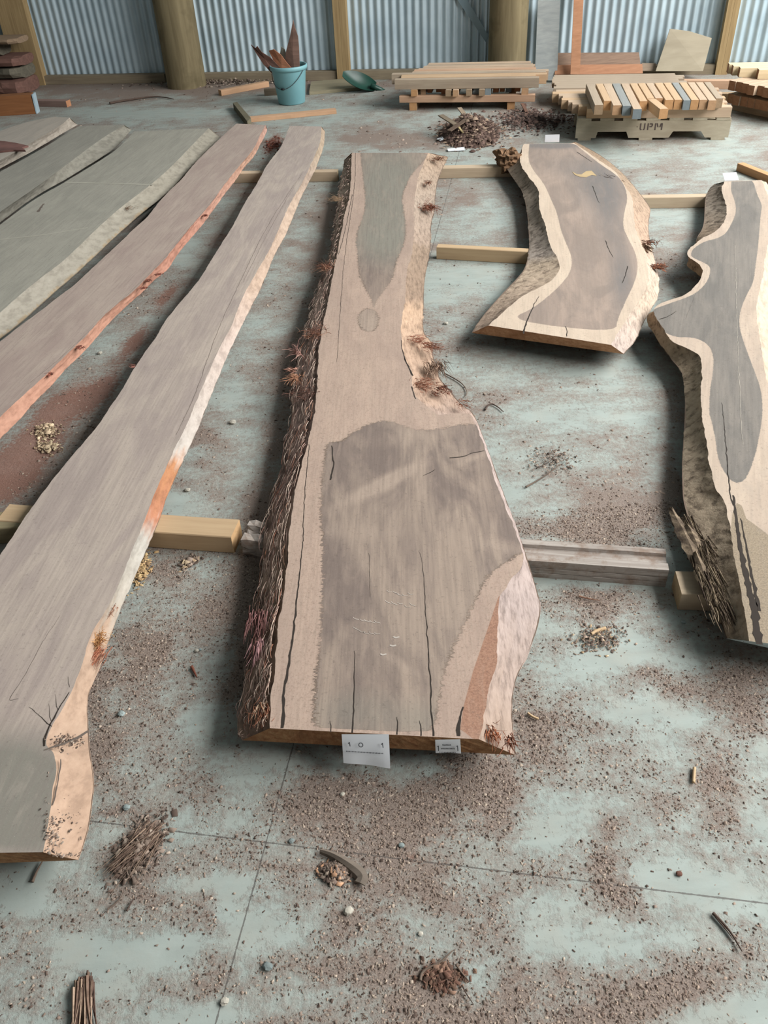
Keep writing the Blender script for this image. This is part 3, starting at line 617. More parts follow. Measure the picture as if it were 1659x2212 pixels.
s5, par5, al5, bl5, ar5, br5 = slab('timber_slab', 'long smooth brown plank slab at left running from the bottom left corner to the back, splintered near end', LT5, RT5, None, RB5, Z5, B5, F5,
    [[(-900,200),(900,200),(900,2400),(-900,2400)]], lc5, rc5, END_BROWN, res=.016, rrough=.0035, rb=.004, edgemats=(BARKMAT, SMOOTHB), seed=3, jag=.0015,
    auxblobs=[(20,1720,160,130,0,1.6)])
for pts, a, b, mt in (([(95,1612),(101,1580),(128,1530),(150,1495)], .006, .002, CRACK), ([(112,1570),(85,1545),(64,1528)], .002, .0008, CRACK), ([(20,1512),(60,1450),(95,1380),(130,1330)], .0014, .0006, HAIR), ([(110,1558),(106,1520)], .0012, .0006, CRACK), ([(125,1535),(120,1500)], .0012, .0006, CRACK), ([(150,1485),(148,1462)], .001, .0006, CRACK),
    ([(640,392),(575,490),(516,615),(470,712),(420,860),(380,940)], .0015, .0012, HAIR), ([(655,370),(590,480),(525,610)], .001, .001, HAIR), ([(40,1510),(22,1512)], .001, .001, CRACK), ([(95,1620),(125,1612),(160,1598),(190,1580)], .004, .008, HAIR), ([(132,1640),(120,1720),(112,1740)], .003, .004, HAIR)):
    crack(par5, pts, Z5, a, b, mat=mt)
fibres(par5.right, P(207, 1385, .10), 170, .03, (.2, -.4, .5), .8, [(214, 170, 120), (200, 150, 104)], .0012, .3, .014, seed=1)
fibres(par5.right, P(213, 1412, .09), 60, .06, (-.5, -1, .05), .22, [(160, 100, 76), (196, 140, 112), (130, 84, 66)], .0016, .3, .014, seed=2)
fibres(par5.right, P(236, 1318, .10), 40, .035, (-.3, -1, .2), .4, [(130, 92, 76), (160, 116, 92)], .0012, .3, .012, seed=3)
fibres(par5.left, P(290, 792, .12), 16, .03, (-1, .2, .2), .4, [(150, 104, 92)], .0014, .3, .008, seed=6)

rgd = np.random.default_rng(3)
dp = []
for (x, y, rx, ry, N) in ((130,1640,16,60,120),(112,1780,16,60,160),(150,1600,30,10,140),(140,1850,30,8,60),(150,1745,30,60,60)):
    for _ in range(N):
        px_, py_ = x+rgd.normal(0, rx*.6), y+rgd.normal(0, ry*.6)
        f_ = min(1, max(0, (px_-100)/90)); q_ = P(px_, py_, Z5-(Z5-B5)*f_+.002)
        if px_ < 185 and py_ < 1850: dp.append((q_.x, q_.y, q_.z))
# ---------------- reddish slab
LT4 = [(511,267),(477,297),(441,332),(417,356),(395,385),(369,409),(345,434),(316,472),(292,491),(268,516),(236,545),(198,580),(164,613),(125,642),(82,676),(36,709),(0,738),(-80,795),(-200,900),(-330,1040),(-450,1200)]
RT4 = [(574,270),(562,291),(550,320),(525,349),(501,378),(477,409),(460,434),(436,463),(412,489),(388,520),(352,565),(325,591),(289,630),(253,656),(217,688),(193,719),(157,753),(125,784),(96,813),(60,845),(31,871),(0,902),(-80,975),(-200,1080),(-330,1210),(-450,1350)]
RB4 = [(577,279),(576,287),(564,308),(550,337),(533,356),(521,371),(509,390),(489,414),(470,441),(453,465),(429,496),(407,520),(378,557),(366,578),(357,587),(330,608),(299,640),(265,668),(236,697),(198,741),(174,767),(140,799),(116,828),(80,864),(43,905),(12,936),(0,948),(-80,1025),(-200,1130),(-330,1260),(-450,1400)]
F4 = slabface_mat('reddish_slab_face', axis_of((0,738),(0,902),(511,267),(574,270)), (164, 146, 137), (178, 162, 150), (164, 146, 137), (178, 162, 150), None, .01, False)
rc4 = colramp([(0, (206, 164, 148)), (.15, (202, 160, 136)), (.3, (202, 156, 136)), (.45, (192, 138, 118)), (.6, (196, 146, 124)), (1, (206, 158, 134))], .14, 12, gain=.74)
s4, par4, *_r = slab('timber_slab', 'narrow brown slab second from the middle left with a bright orange-pink right edge', LT4, RT4, None, RB4, .125, .07, F4, [], lc5, rc4, END_ORANGE, res=.02, rrough=.005, rb=.003, edgemats=(BARKMAT, SMOOTHB), seed=4, jag=.0015)
crack(par4, [(470,420),(400,505),(330,585),(240,670),(130,775),(60,830)], .125, .0014, .0014, mat=HAIR)
for (x, y) in ((345, 592), (322, 606), (312, 622), (175, 750), (110, 808), (445, 465)):
    fibres(par4, P(x, y, .118), 26, .03, (-.6, -.8, .1), .35, [(110, 64, 54), (90, 54, 46), (150, 92, 76)], .0016, .2, .008, seed=x)

# ---------------- wide greenish slab
LT3 = [(290,284),(253,323),(208,352),(154,385),(127,401),(90,421),(49,448),(0,486),(-80,542),(-200,622),(-350,742)]
RT3 = [(451,277),(417,311),(381,349),(345,383),(306,414),(263,446),(214,489),(140,562),(96,594),(48,632),(0,676),(-80,742),(-180,825),(-300,930),(-420,1050)]
RB3 = [(476,296),(441,332),(417,356),(390,388),(354,424),(306,460),(258,504),(198,560),(154,601),(108,640),(48,695),(14,722),(0,732),(-80,800),(-180,885),(-300,990),(-420,1100)]
F3 = slabface_mat('grey_green_slab_face', axis_of((0,486),(0,676),(290,284),(451,277)), (152, 149, 138), (165, 161, 149), (152, 149, 138), (165, 161, 149), None, .01, False)
rc3 = colramp([(0, (156, 150, 136)), (.3, (164, 157, 142)), (.6, (168, 161, 147)), (1, (172, 164, 150))], .05, 15, bands=[(0.35, 1, .9, (168, 150, 124))], gain=.74)
s3, par3, *_r = slab('timber_slab', 'wide grey-green slab at left with a broad pale bevelled right edge', LT3, RT3, None, RB3, .14, .07, F3, [], lc5, rc3, END_GREY, res=.03, rrough=.003, rb=.008, edgemats=(BARKMAT, SMOOTHB), seed=5, jag=.001)
fibres(par3.right, P(276, 450, .12), 60, .02, (.3, -.8, .1), .6, [(140, 116, 94), (120, 98, 80)], .0012, .2, .02, seed=9)
crack(par3, [(82,458),(90,446),(95,440)], .14, .02, .012, mat=HAIR)

SMK = plain('stacking_mark', (176, 172, 158), .95, .08)
crack(par3, [(140,394),(220,396),(330,399)], .14, .022, .022, 'stacking_mark', SMK)
crack(par3, [(0,518),(90,508),(190,492)], .14, .016, .016, 'stacking_mark', SMK)
LT2 = [(172,272),(145,287),(108,311),(63,337),(0,371),(-80,415),(-200,480)]
RT2 = [(268,270),(235,289),(199,314),(163,341),(108,383),(54,421),(0,458),(-80,513),(-200,588),(-350,690)]
RB2 = [(284,280),(253,318),(208,347),(154,380),(127,396),(90,416),(49,443),(0,481),(-80,537),(-200,617),(-350,737)]
F2 = slabface_mat('grey_slab_face', axis_of((0,371),(0,458),(172,272),(268,270)), (146, 143, 133), (158, 154, 143), (146, 143, 133), (158, 154, 143), None, .01, False)
rc2 = colramp([(0, (150, 146, 134)), (.5, (148, 144, 132)), (1, (140, 138, 126))], .08, 18, gain=.74)
s2, par2, *_r = slab('timber_slab', 'grey slab second from the far left, narrower than the grey-green slab beside it', LT2, RT2, None, RB2, .14, .07, F2, [], lc5, rc2, END_GREY, res=.03, rrough=.003, rb=.008, edgemats=(BARKMAT, SMOOTHB), seed=6, jag=.001)
LT1 = [(118,252),(72,260),(30,272),(0,283),(-80,318),(-200,365)]
RT1 = [(150,254),(135,268),(100,289),(50,318),(0,347),(-80,392),(-200,457)]
RB1 = [(168,270),(145,282),(108,305),(63,331),(0,364),(-80,409),(-200,474)]
F1 = slabface_mat('pale_slab_face', axis_of((0,283),(0,347),(118,252),(150,254)), (178, 168, 156), (164, 156, 146), (178, 168, 156), (164, 156, 146), None, .01, False)
s1, par1, *_r = slab('timber_slab', 'pale slab furthest left with a patch of reddish bark', LT1, RT1, None, RB1, .14, .07, F1, [], lc5, colramp([(0, (160, 150, 138)), (1, (160, 152, 140))], .1, 20), END_GREY, res=.03, rrough=.004, rb=.008, edgemats=(BARKMAT, SMOOTHB), seed=7, jag=.001)
pb = [P(x, y, .1415) for x, y in ((-40,306),(10,308),(36,312),(62,318),(48,322),(56,328),(30,327),(0,330),(-40,330))]
bk = extrude('bark_patch', pb, Vector((0, 0, .012)), plain('red_bark', (134, 96, 88), .9, .3)); par1(bk)

# ---------------- curved slab, right of centre
LT7 = [(1131,311),(1121,349),(1135,374),(1164,407),(1164,430),(1164,454),(1178,483),(1188,533),(1207,562),(1209,587),(1189,609),(1153,627),(1124,642),(1095,667),(1055,703)]
LB7 = [(1122,335),(1092,360),(1103,378),(1113,392),(1131,417),(1139,461),(1142,497),(1144,540),(1135,580),(1117,602),(1092,627),(1066,656),(1041,685),(1019,719)]
RT7 = [(1240,309),(1262,323),(1298,349),(1330,370),(1348,399),(1367,425),(1368,450),(1370,475),(1374,501),(1388,533),(1403,587),(1399,613),(1385,642),(1363,674),(1341,710),(1320,745)]
RB7 = [(1244,307),(1291,331),(1334,363),(1367,399),(1399,439),(1406,454),(1399,490),(1406,533),(1417,569),(1424,598),(1423,642),(1399,681),(1385,707),(1377,732),(1348,765)]
H7 = [(1144,306),(1140,345),(1153,370),(1175,396),(1189,428),(1204,461),(1211,497),(1225,530),(1236,558),(1233,587),(1211,616),(1182,642),(1150,667),(1103,688),(1200,706),(1330,716),(1334,690),(1352,649),(1370,613),(1379,580),(1374,548),(1359,519),(1345,490),(1348,461),(1357,425),(1345,392),(1327,374),(1298,356),(1262,327),(1236,306)]
F7 = slabface_mat('curved_slab_face', axis_of((1103,690),(1330,715),(1140,345),(1262,327)), (160, 142, 129), (138, 124, 114), (202, 184, 164), (188, 169, 150), None, .002, False, greys=(114, 109, 106))
lc7 = colramp([(0, (136, 116, 98)), (.2, (156, 140, 124)), (.5, (158, 144, 130)), (.68, (176, 162, 150)), (.72, (186, 166, 144)), (1, (176, 152, 134))], .2, 22)
rc7 = colramp([(0, (150, 128, 106)), (.3, (168, 146, 124)), (.6, (190, 162, 140)), (.72, (206, 188, 170)), (.85, (200, 180, 160)), (1, (196, 178, 168))], .16, 23, gain=.74)
Z7 = .132
s7, par7, al7, bl7, ar7, br7 = slab('timber_slab', 'short curved S-shaped live-edge slab right of centre with a knot near its far end', LT7, RT7, LB7, RB7, Z7, .072, F7, [H7], lc7, rc7, END_ORANGE, res=.013, lrough=.008, rrough=.006, lb=.008, rb=.006, edgemats=(BARKROUGH, FLAKE), seed=8,
    auxblobs=[(1300,400,55,60,20,.9),(1190,312,60,8,0,1.6),(1345,600,28,80,0,.8),(1320,480,30,60,0,.5),(1230,360,60,30,0,.4)])
for pts, a, b in (([(1131,721),(1134,705),(1152,660),(1165,640)], .008, .002), ([(1224,727),(1226,715),(1221,705)], .004, .002), ([(1247,329),(1262,339),(1279,350)], .006, .003), ([(1280,402),(1286,418),(1294,438)], .005, .002), ([(1308,520),(1315,540),(1325,556)], .004, .002), ([(1356,575),(1350,598),(1344,612)], .005, .003)):
    crack(par7, pts, Z7, a, b)
KN = plain('knot_filler', (184, 160, 120), .8)
KP = [P(x, y, Z7+.0006) for x, y in ((1236,371),(1246,376),(1256,377),(1266,370),(1278,369),(1289,380),(1278,378),(1266,383),(1252,382),(1242,378))]
par7(extrude('knot', KP, Vector((0, 0, .0008)), KN))
fibres(par7.right, P(1420,577,.10), 110, .035, (.9,-.2,0), .5, RD+[(170,110,84)], .0024, .2, .016, seed=21)
fibres(par7.right, P(1402,525,.12), 60, .03, (.3,-.6,.1), .5, RD, .002, .2, .02, seed=22)
fibres(par7.right, P(1396,540,.11), 50, .12, (-.25,1,.02), .12, [(160,138,116),(120,96,78),(96,70,58)], .0022, .2, .02, seed=23)
fibres(par7.right, P(1330,392,.12), 40, .14, (-.5,1,.05), .12, [(150,128,106),(110,88,72),(84,62,52)], .0022, .2, .02, seed=24)
# crumbling bark lump at the far left corner of it
V = []; Fc = []; nu, nv_ = 26, 18; c0 = P(1097, 345, .10)
for j in range(nv_):
    for i in range(nu):
        a, b = 2*math.pi*i/nu, math.pi*(j+.5)/nv_; d = Vector((math.cos(a)*math.sin(b), math.sin(a)*math.sin(b), math.cos(b)))
        k = 1+.55*(float(fbm(np.array(d.x*3+5), np.array(d.y*3+d.z*4), 9, 4))-.5)*2; V.append(c0+Vector((d.x*.10*k, d.y*.12*k, d.z*.075*k)))
for j in range(nv_-1):
    for i in range(nu): a = j*nu+i; b = j*nu+(i+1) % nu; Fc.append((a, b, b+nu, a+nu))
me = mesh('bark_lump', V, Fc); setcol(me, [np.array(lin((118, 92, 70))[:3])*random.uniform(.7, 1.3) for _ in V]); par7.left(link('bark_lump', me, BARKROUGH))

# ---------------- slab at the right edge
LT8 = [(1565,392),(1558,407),(1563,425),(1571,454),(1565,479),(1547,500),(1519,513),(1496,531),(1483,544),(1486,554),(1506,567),(1519,580),(1514,603),(1496,624),(1475,639),(1444,648),(1406,666),(1419,688),(1434,711),(1444,727),(1457,742),(1480,750),(1497,758),(1511,766),(1516,778),(1516,807),(1515,845),(1515,897),(1520,925),(1525,951),(1535,1018),(1548,1059),(1568,1086),(1578,1150),(1590,1230),(1605,1310),(1618,1385)]
LB8 = [(1543,398),(1531,408),(1523,430),(1522,455),(1521,481),(1515,500),(1505,512),None,None,None,None,None,None,None,None,None,(1400,672),(1397,697),(1411,717),(1425,742),(1437,760),(1445,770),(1452,780),(1460,788),(1470,800),(1477,817),(1480,850),(1479,897),(1478,927),(1476,955),(1473,1015),(1474,1052),(1476,1088),(1493,1140),(1512,1228),(1540,1300),(1568,1379)]
RT8 = [(1645,389),(1652,405),(1662,430),(1668,470),(1664,510),(1656,536),(1651,575),(1645,613),(1633,657),(1635,690),(1643,742),(1650,790),(1662,840),(1680,900),(1700,980),(1715,1060),(1725,1150),(1735,1250),(1750,1400)]
RB8 = [(1655,393),(1672,420),(1680,450),(1684,490),(1682,530),(1676,560),(1672,600),(1668,640),(1664,680),(1670,715),(1680,760),(1692,810),(1705,870),(1725,940),(1745,1020),(1760,1100),(1770,1180),(1780,1290),(1795,1430)]
H8 = [(1581,385),(1578,410),(1586,430),(1591,456),(1581,482),(1568,505),(1547,516),(1522,521),(1498,536),(1491,549),(1496,557),(1527,570),(1536,580),(1529,608),(1506,632),(1480,644),(1447,655),(1400,672),(1410,700),(1452,729),(1498,728),(1529,742),(1542,768),(1540,807),(1533,845),(1532,897),(1535,901),(1545,944),(1551,995),(1572,1032),(1589,1045),(1609,1039),(1626,1002),(1639,951),(1648,894),(1645,845),(1632,807),(1617,768),(1604,732),(1596,701),(1599,670),(1614,634),(1627,613),(1632,575),(1638,531),(1643,464),(1647,443),(1635,420),(1626,385)]
F8 = slabface_mat('right_slab_face', axis_of((1516,900),(1700,980),(1565,392),(1645,389)), (108, 103, 97), (123, 116, 108), (184, 166, 148), (168, 150, 134), None, .0015, False, zone=((122, 108, 90), (156, 140, 118)))
lc8 = colramp([(0, (132, 118, 104)), (.12, (142, 130, 116)), (.24, (150, 130, 110)), (.42, (176, 146, 116)), (.5, (168, 144, 118)), (.6, (158, 140, 118)), (.8, (172, 154, 132)), (1, (160, 142, 122))], .16, 31)
rc8 = colramp([(0, (200, 184, 160)), (.4, (210, 184, 164)), (1, (196, 170, 144))], .12, 32, gain=.74)
Z8 = .130
s8, par8, al8, bl8, ar8, br8 = slab('timber_slab', 'dark-hearted slab cut by the right frame edge with two deep hooks on its left side', LT8, RT8, LB8, RB8, Z8, .07, F8, [H8], lc8, rc8, END_WHITE, paired=True, inner=[(1578,1150),(1582,1110),(1592,1085),(1602,1090),(1612,1120),(1640,1140),(1690,1180),(1800,1220),(1800,1460),(1600,1460)], res=.013, lrough=.007, rrough=.004, lb=.008, rb=.006, edgemats=(BARKROUGH, SMOOTHB), seed=9)
CH = plain('chalk_line', (176, 168, 156), .9)
crack(par8, [(1588,530),(1590,620),(1592,700),(1596,800),(1600,900),(1604,960)], Z8, .0015, .0015, 'chalk_line', CH)
for pts, a, b in (([(1424,690),(1440,686),(1462,672)], .006, .002), ([(1559,870),(1566,930),(1571,1000),(1574,1050),(1584,1092)], .0012, .004), ([(1584,1070),(1594,1150),(1610,1240),(1632,1330),(1640,1392)], .006, .022), ([(1600,1120),(1620,1220),(1640,1320)], .003, .01), ([(1519,595),(1480,690)], .0004, .0004)):
    crack(par8, pts, Z8, a, b)
GB = [(112, 98, 82), (88, 76, 64), (134, 118, 98), (70, 58, 50), (150, 134, 112)]
for (x, y, n, L, rad) in ((1520,1200,120,.16,.016), (1500,1150,60,.16,.010), (1545,1270,140,.14,.02), (1610,1280,90,.14,.02), (1575,1330,90,.09,.02)):
    a_ = P(1450, 1100, .09); b_ = P(1560, 1330, .09); dv = (b_-a_).normalized() if x < 1600 else (P(1635, 1390, .1)-P(1590, 1150, .1)).normalized()
    fibres(par8.left, P(x, y, .095)-dv*L*.4, n, L, dv, .05, GB if x < 1600 else GB+[(130, 84, 60)], .0022, .05, rad, seed=x)
# long torn bark strip sticking out on the left
for k, (x0_, y0_, x1_, y1_) in enumerate(((1447,1098,1518,1250), (1482,1140,1528,1230), (1500,1200,1565,1340), (1450,1100,1500,1190))):
    p0, p1 = P(x0_, y0_, .10), P(x1_, y1_, .085); d = p1-p0; n = 14; V = []; Fc = []; sd = Vector((0, 0, 1)).cross(d).normalized()
    for i in range(n):
        t = i/(n-1); wd = (.004+.018*math.sin(math.pi*min(1, t*.8+.05)))*(.8+.4*random.random()); c = p0+d*t+Vector((0, 0, .012*math.sin(t*3+k)))
        V += [c-sd*wd, c+Vector((0, 0, .006+.004*random.random())), c+sd*wd, c-Vector((0, 0, .004))]
    for i in range(n-1):
        for j in range(4): a = i*4+j; b = i*4+(j+1) % 4; Fc.append((a, b, b+4, a+4))
    me = mesh('torn_bark', V, Fc); setcol(me, [np.array(lin(random.choice(GB[:3]))[:3]) for _ in V]); par8.left(link('torn_bark', me, BARKROUGH))

# ================================================================== BEARERS
PINE = [wood('new_pine', (196, 170, 136), (182, 155, 122), (160, 132, 102)), wood('new_pine_end', (196, 160, 118), (180, 144, 104))]
PALE = [wood('pale_pine', (196, 177, 152), (178, 158, 134), (152, 133, 110)), wood('pale_pine_end', (190, 168, 134), (170, 148, 116))]
GREYW = [wood('weathered_grey_timber', (164, 154, 146), (144, 134, 126), (112, 98, 86)), wood('weathered_end', (124, 110, 98), (108, 96, 84))]
def bearer(label, a, b, w, h, mats, name='timber_bearer', **k):
    return tag(board(name, a, b, w, h, mats, bev=.003, jit=.0008, **k), label, 'timber bearer')
# traced bottom-front edges, shifted half a width back
def brx(x0, y0, x1, y1, w, ext0=0, ext1=0):
    a, b = P(x0, y0), P(x1, y1); d = (b-a).normalized(); n = Vector((-d.y, d.x, 0)); return a+n*w/2-d*ext0, b+n*w/2+d*ext1
a, b = brx(330, 1183, 506, 1196, .095, .55, 0)
bearer('short pine bearer between the long left plank and the widest slab, near its shaggy bark', a, b, .095, .0705, PINE)
a, b = brx(675, 393, 730, 392, .06, .95, 0)
bearer('pale bearer across the far ends of the two left plank slabs', a, b-Vector((0, 0, 0)), .06, .068, PALE)
a, b = brx(950, 386, 1095, 383, .07, .25, .05)
bearer('pale bearer joining the far ends of the widest slab and the curved slab', a, b, .07, .070, PALE)
a, b = brx(943, 560, 1140, 571, .05, 0, .55)
bearer('tan bearer under the middle of the curved slab', a, b, .05, .0705, PINE)
a, b = brx(1400, 451, 1520, 449, .06, .3, .45)
bearer('pale bearer under the far part of the slab at the right frame edge', a, b, .06, .068, PALE)
for (x0, y0, x1, y1, lbl) in ((-260, 1150+60, 60, 1172, 'greenish bearer end showing at the left frame edge under the long plank'),):
    a, b = brx(x0, y0-20, x1, y1, .095, 0, .1); bearer(lbl, a, b, .095, .068, [wood('green_pine', (150, 138, 108), (130, 120, 94)), PINE[1]])
# grooved grey bearer with three ridges
a, b = brx(527, 1200, 1437, 1268, .0, 0, 0); d = (b-a).normalized(); nrm = Vector((-d.y, d.x, 0)); L = (b-a).length
W_ = .10; prof = [(0, 0), (W_, 0), (W_, .069), (W_*.76, .069), (W_*.72, .058), (W_*.36, .056), (W_*.33, .068), (0, .069), (0, .042), (.003, .040), (0, .038), (0, .022), (.003, .020), (0, .018)]
V = []; Fc = []; n = 60; np_ = len(prof)
for i in range(n):
    t = i/(n-1); rot = max(0, 1-t*9)
    for (py, pz) in prof: V.append(a+d*L*t+nrm*(py+random.uniform(-1, 1)*(.0006+.008*rot))+Vector((0, 0, max(0, pz+(random.uniform(-1, .3)*(.0005+.012*rot) if pz > .03 else 0)))))
for i in range(n-1):
    for k in range(np_): p_ = i*np_+k; q_ = i*np_+(k+1) % np_; Fc.append((p_, p_+np_, q_+np_, q_))
Fc += [tuple(range(np_)), tuple(reversed(range((n-1)*np_, n*np_)))]
m = M('dusty_grey_timber', .9, .2); co = m.rotco(-math.atan2(d.y, d.x), (2, 50, 60)); g = m.noise(co, 2, 6, .6, .4)
c = m.mix(m.rng(g, .35, .65), lin((172, 164, 156)), lin((142, 132, 124))); c = m.mix(m.rng(m.noise(m.coords(), 14, 5, .7), .5, .65, 0, .7), c, lin((128, 106, 90)))
m.bump(g, .4, .003)
tag(link('timber_bearer', mesh('timber_bearer', V, Fc), m.col(c)), 'weathered grey bearer with a grooved top under the widest slab, sticking out to its right', 'timber bearer')
bk = [P(1464,1318), P(1530,1320)]; d = (bk[1]-bk[0]).normalized(); n_ = Vector((-d.y, d.x, 0))
tag(board('wood_block', bk[0]+n_*.05, bk[0]+n_*.05+d*.125, .10, .0665, PALE, bev=.002), 'small pale square wood block supporting the near end of the right-edge slab', 'wood block')

# ================================================================== FAR END: posts, leaning sheets
POST = [wood('treated_post', (172, 150, 112), (150, 128, 92), (110, 92, 66)), PINE[1]]
def vpost(name, label, u0, u1, v0, v1, z0, z1, mats, planks=1, cat='wall post'):
    r = empty(name, UV((u0+u1)/2, (v0+v1)/2, z0)); tag(r, label, cat)
    for k in range(planks):
        a0 = -(u1-u0)/2+(u1-u0)*k/planks+(.0015 if k else 0); a1 = -(u1-u0)/2+(u1-u0)*(k+1)/planks
        pts = [EU*a0-EV*(v1-v0)/2, EU*a1-EV*(v1-v0)/2, EU*a1+EV*(v1-v0)/2, EU*a0+EV*(v1-v0)/2]
        o = extrude('plank', pts, Vector((0, 0, z1-z0)), mats, r)
    return r
m = M('post_face'); co = m.coords((22, 22, 1.2)); g = m.noise(co, 2.0, 6, .6, .5); c = m.mix(m.rng(g, .3, .7), lin((176, 152, 112)), lin((150, 126, 90)))
c = m.mix(m.rng(m.noise(m.coords(), 3.2, 3), .6, .75, 0, .6), c, lin((110, 88, 62))); m.bump(g, .3, .003); PFACE = m.col(c)
m = M('pole_face'); co = m.coords((9, 9, .7)); g = m.noise(co, 2.0, 6, .6, .5); c = m.mix(m.rng(g, .3, .7), lin((134, 122, 94)), lin((106, 95, 71)))
c = m.mix(m.rng(m.noise(m.coords(), 4, 4), .52, .7, 0, .7), c, lin((84, 76, 54))); m.bump(g, .4, .006); POLE = m.col(c)
vpost('wall_post', 'double timber wall post at far left behind the dark slab heap', -5.56, -5.24, WALL_V-.10, WALL_V-.002, 0, 6.85, PFACE, 2)
vpost('wall_post', 'double timber wall post behind the green shovel', -1.97, -1.84, WALL_V-.10, WALL_V-.002, 0, 6.85, PFACE, 2)
vpost('wall_post', 'double timber wall post at right beside the plywood sheet', 1.775, 1.885, WALL_V-.10, WALL_V-.002, 0, 6.85, PFACE, 2)
def pole(label, u, v, r):
    V = []; Fc = []; n = 40; zs = np.linspace(0, 6.8, 66)
    for z in zs:
        for k in range(n):
            a = 2*math.pi*k/n; rr = r*(1+.03*(float(vn(np.array(3*math.cos(a)+4), np.array(z*1.5+3*math.sin(a)), 4))-.5)+.02*math.exp(-z*6)); V.append(Vector((rr*math.cos(a), rr*math.sin(a), z)))
    for i in range(len(zs)-1):
        for k in range(n): a = i*n+k; b = i*n+(k+1) % n; Fc.append((a, b, b+n, a+n))
    o = link('round_pole', mesh('round_pole', V, Fc), POLE, smooth=True); o.location = UV(u, v, 0); return tag(o, label, 'pole')
pole('thick round timber pole left of the blue bucket', -3.56, 9.13, .20)
pole('thick round timber pole behind the square-stacked boards beside the grey upright board', -.235, 9.13, .185)
PLYM = wood('plywood', (168, 158, 138), (156, 146, 126), (136, 126, 108), .4)
GREYB = wood('grey_board', (166, 170, 168), (140, 146, 146), (112, 116, 116), .5)
def lean(name, label, px, v0, v1, th, mat, cat):
    """thin sheet standing on the floor at depth v0 and leaning back to depth v1 at its top; px listed with fraction up"""
    pts = [PV(x, y, v0+(v1-v0)*f) for x, y, f in px]; o = extrude(name, pts, EV*-th, mat); return tag(o, label, cat)
lean('grey_board', 'broad weathered grey board standing upright beside the round pole', [(1162,0,1),(1210,0,1),(1203,172,0),(1155,172,0)], 9.05, 9.22, .035, GREYB, 'board')
lean('leaning_board', 'thin reddish board leaning on the wall right of the grey upright board', [(1241,-40,1),(1262,-40,1),(1252,158,0),(1232,158,0)], 8.98, 9.22, .05, wood('red_board', (190, 142, 110), (168, 122, 92)), 'board')
lean('plywood_sheet', 'sloping-topped plywood offcut leaning against the wall beside the right post', [(1447,62,1),(1488,67,1),(1537,82,.9),(1518,153,0),(1416,153,0)], 9.10, 9.25, .015, PLYM, 'plywood sheet')
lean('plank', 'dark weathered plank on edge against the wall, upper of the two behind the leaning board', [(1203,114,1),(1380,113,1),(1383,138,0),(1200,140,0)], 9.16, 9.26, .03, wood('dark_plank', (146, 122, 104), (120, 98, 84)), 'plank')
lean('plank', 'orange-brown plank on edge against the wall, lower of the two behind the leaning board', [(1200,140,1),(1387,138,1),(1388,157,0),(1198,160,0)], 9.04, 9.10, .03, wood('orange_plank', (176, 130, 100), (156, 112, 86)), 'plank')
lean('plank', 'short brown plank end between the stacked wall planks and the plywood sheet', [(1386,136,1),(1416,136,1),(1416,152,0),(1384,152,0)], 9.18, 9.22, .03, wood('brown_plank', (150, 134, 116), (130, 114, 98)), 'plank')
m = M('zinc_strap', .45, .5); m.b.inputs['Metallic'].default_value = .3
STRAP = m.col(lin((142, 166, 178)))
tag(extrude('metal_brace', [PV(960,-42,9.345), PV(985,-42,9.345), PV(1056,78,9.345), PV(1050,92,9.345)], EV*-.004, STRAP), 'diagonal galvanised strap brace on the wall left of the right round pole', 'wall brace')

# ================================================================== stacked boards behind the pile
TAN = [[wood('stack_board_%s' % k, c1, c2, c3), wood('stack_end_%s' % k, e1, e2)] for k, c1, c2, c3, e1, e2 in (
    ('fawn', (194, 172, 148), (176, 153, 130), (150, 128, 108), (188, 152, 118), (170, 134, 102)),
    ('honey', (198, 170, 138), (182, 153, 122), (158, 130, 102), (190, 148, 106), (174, 132, 92)),
    ('pinkish', (198, 164, 136), (180, 146, 120), (150, 118, 96), (184, 134, 100), (166, 116, 84)),
    ('weathered', (176, 160, 140), (156, 140, 122), (128, 112, 96), (160, 138, 112), (140, 118, 94)),
    ('greyish', (150, 152, 148), (132, 134, 132), (110, 110, 108), (128, 138, 142), (116, 126, 130)))]
g1 = 'cross bearers of the board stack behind the bark pile'
for u, lbl in ((-1.02, 'left'), (-.15, 'right')):
    tag(board('bearer_block', UV(u, 7.96, 0), UV(u, 8.62, 0), .065, .064, TAN[1]), 'square bearer under the %s end of the square-stacked boards behind the bark pile' % lbl, 'timber bearer')
tag(board('cross_beam', UV(-1.14, 7.985, .065), UV(.055, 7.965, .065), .06, .055, TAN[2]), 'long orange-tan beam lying under the short stickers of the board stack behind the bark pile', 'beam')
tag(board('cross_beam', UV(-1.10, 8.5, .065), UV(.02, 8.5, .065), .06, .055, TAN[2]), 'rear beam under the board stack behind the bark pile', 'beam')
stk = [(-1.005, 1, .055, -.03), (-.93, 3, .045, .03), (-.88, 2, .045, .1), (-.80, 2, .05, .12), (-.755, 2, .045, .05), (-.70, 3, .05, -.05), (-.635, 0, .05, -.06), (-.52, 3, .05, -.04), (-.46, 4, .05, .02), (-.41, 3, .05, -.05), (-.355, 4, .05, -.02), (-.29, 2, .05, .08), (-.235, 2, .045, .1), (-.18, 4, .05, .08), (-.1, 2, .05, .1), (-.035, 0, .06, -.02)]
lastu = -9
for k, (u, c, w_, dv) in enumerate(stk):
    u = max(u, lastu+.003+w_/2); lastu = u+w_/2
    tag(board('sticker', UV(u, 7.965+dv, .1205), UV(u, 8.62, .1205), w_, .052, TAN[c]), '%s crosswise sticker from the left under the top boards behind the bark pile' % ORD[k], 'timber sticker', 'crosswise stickers in the board stack behind the bark pile')
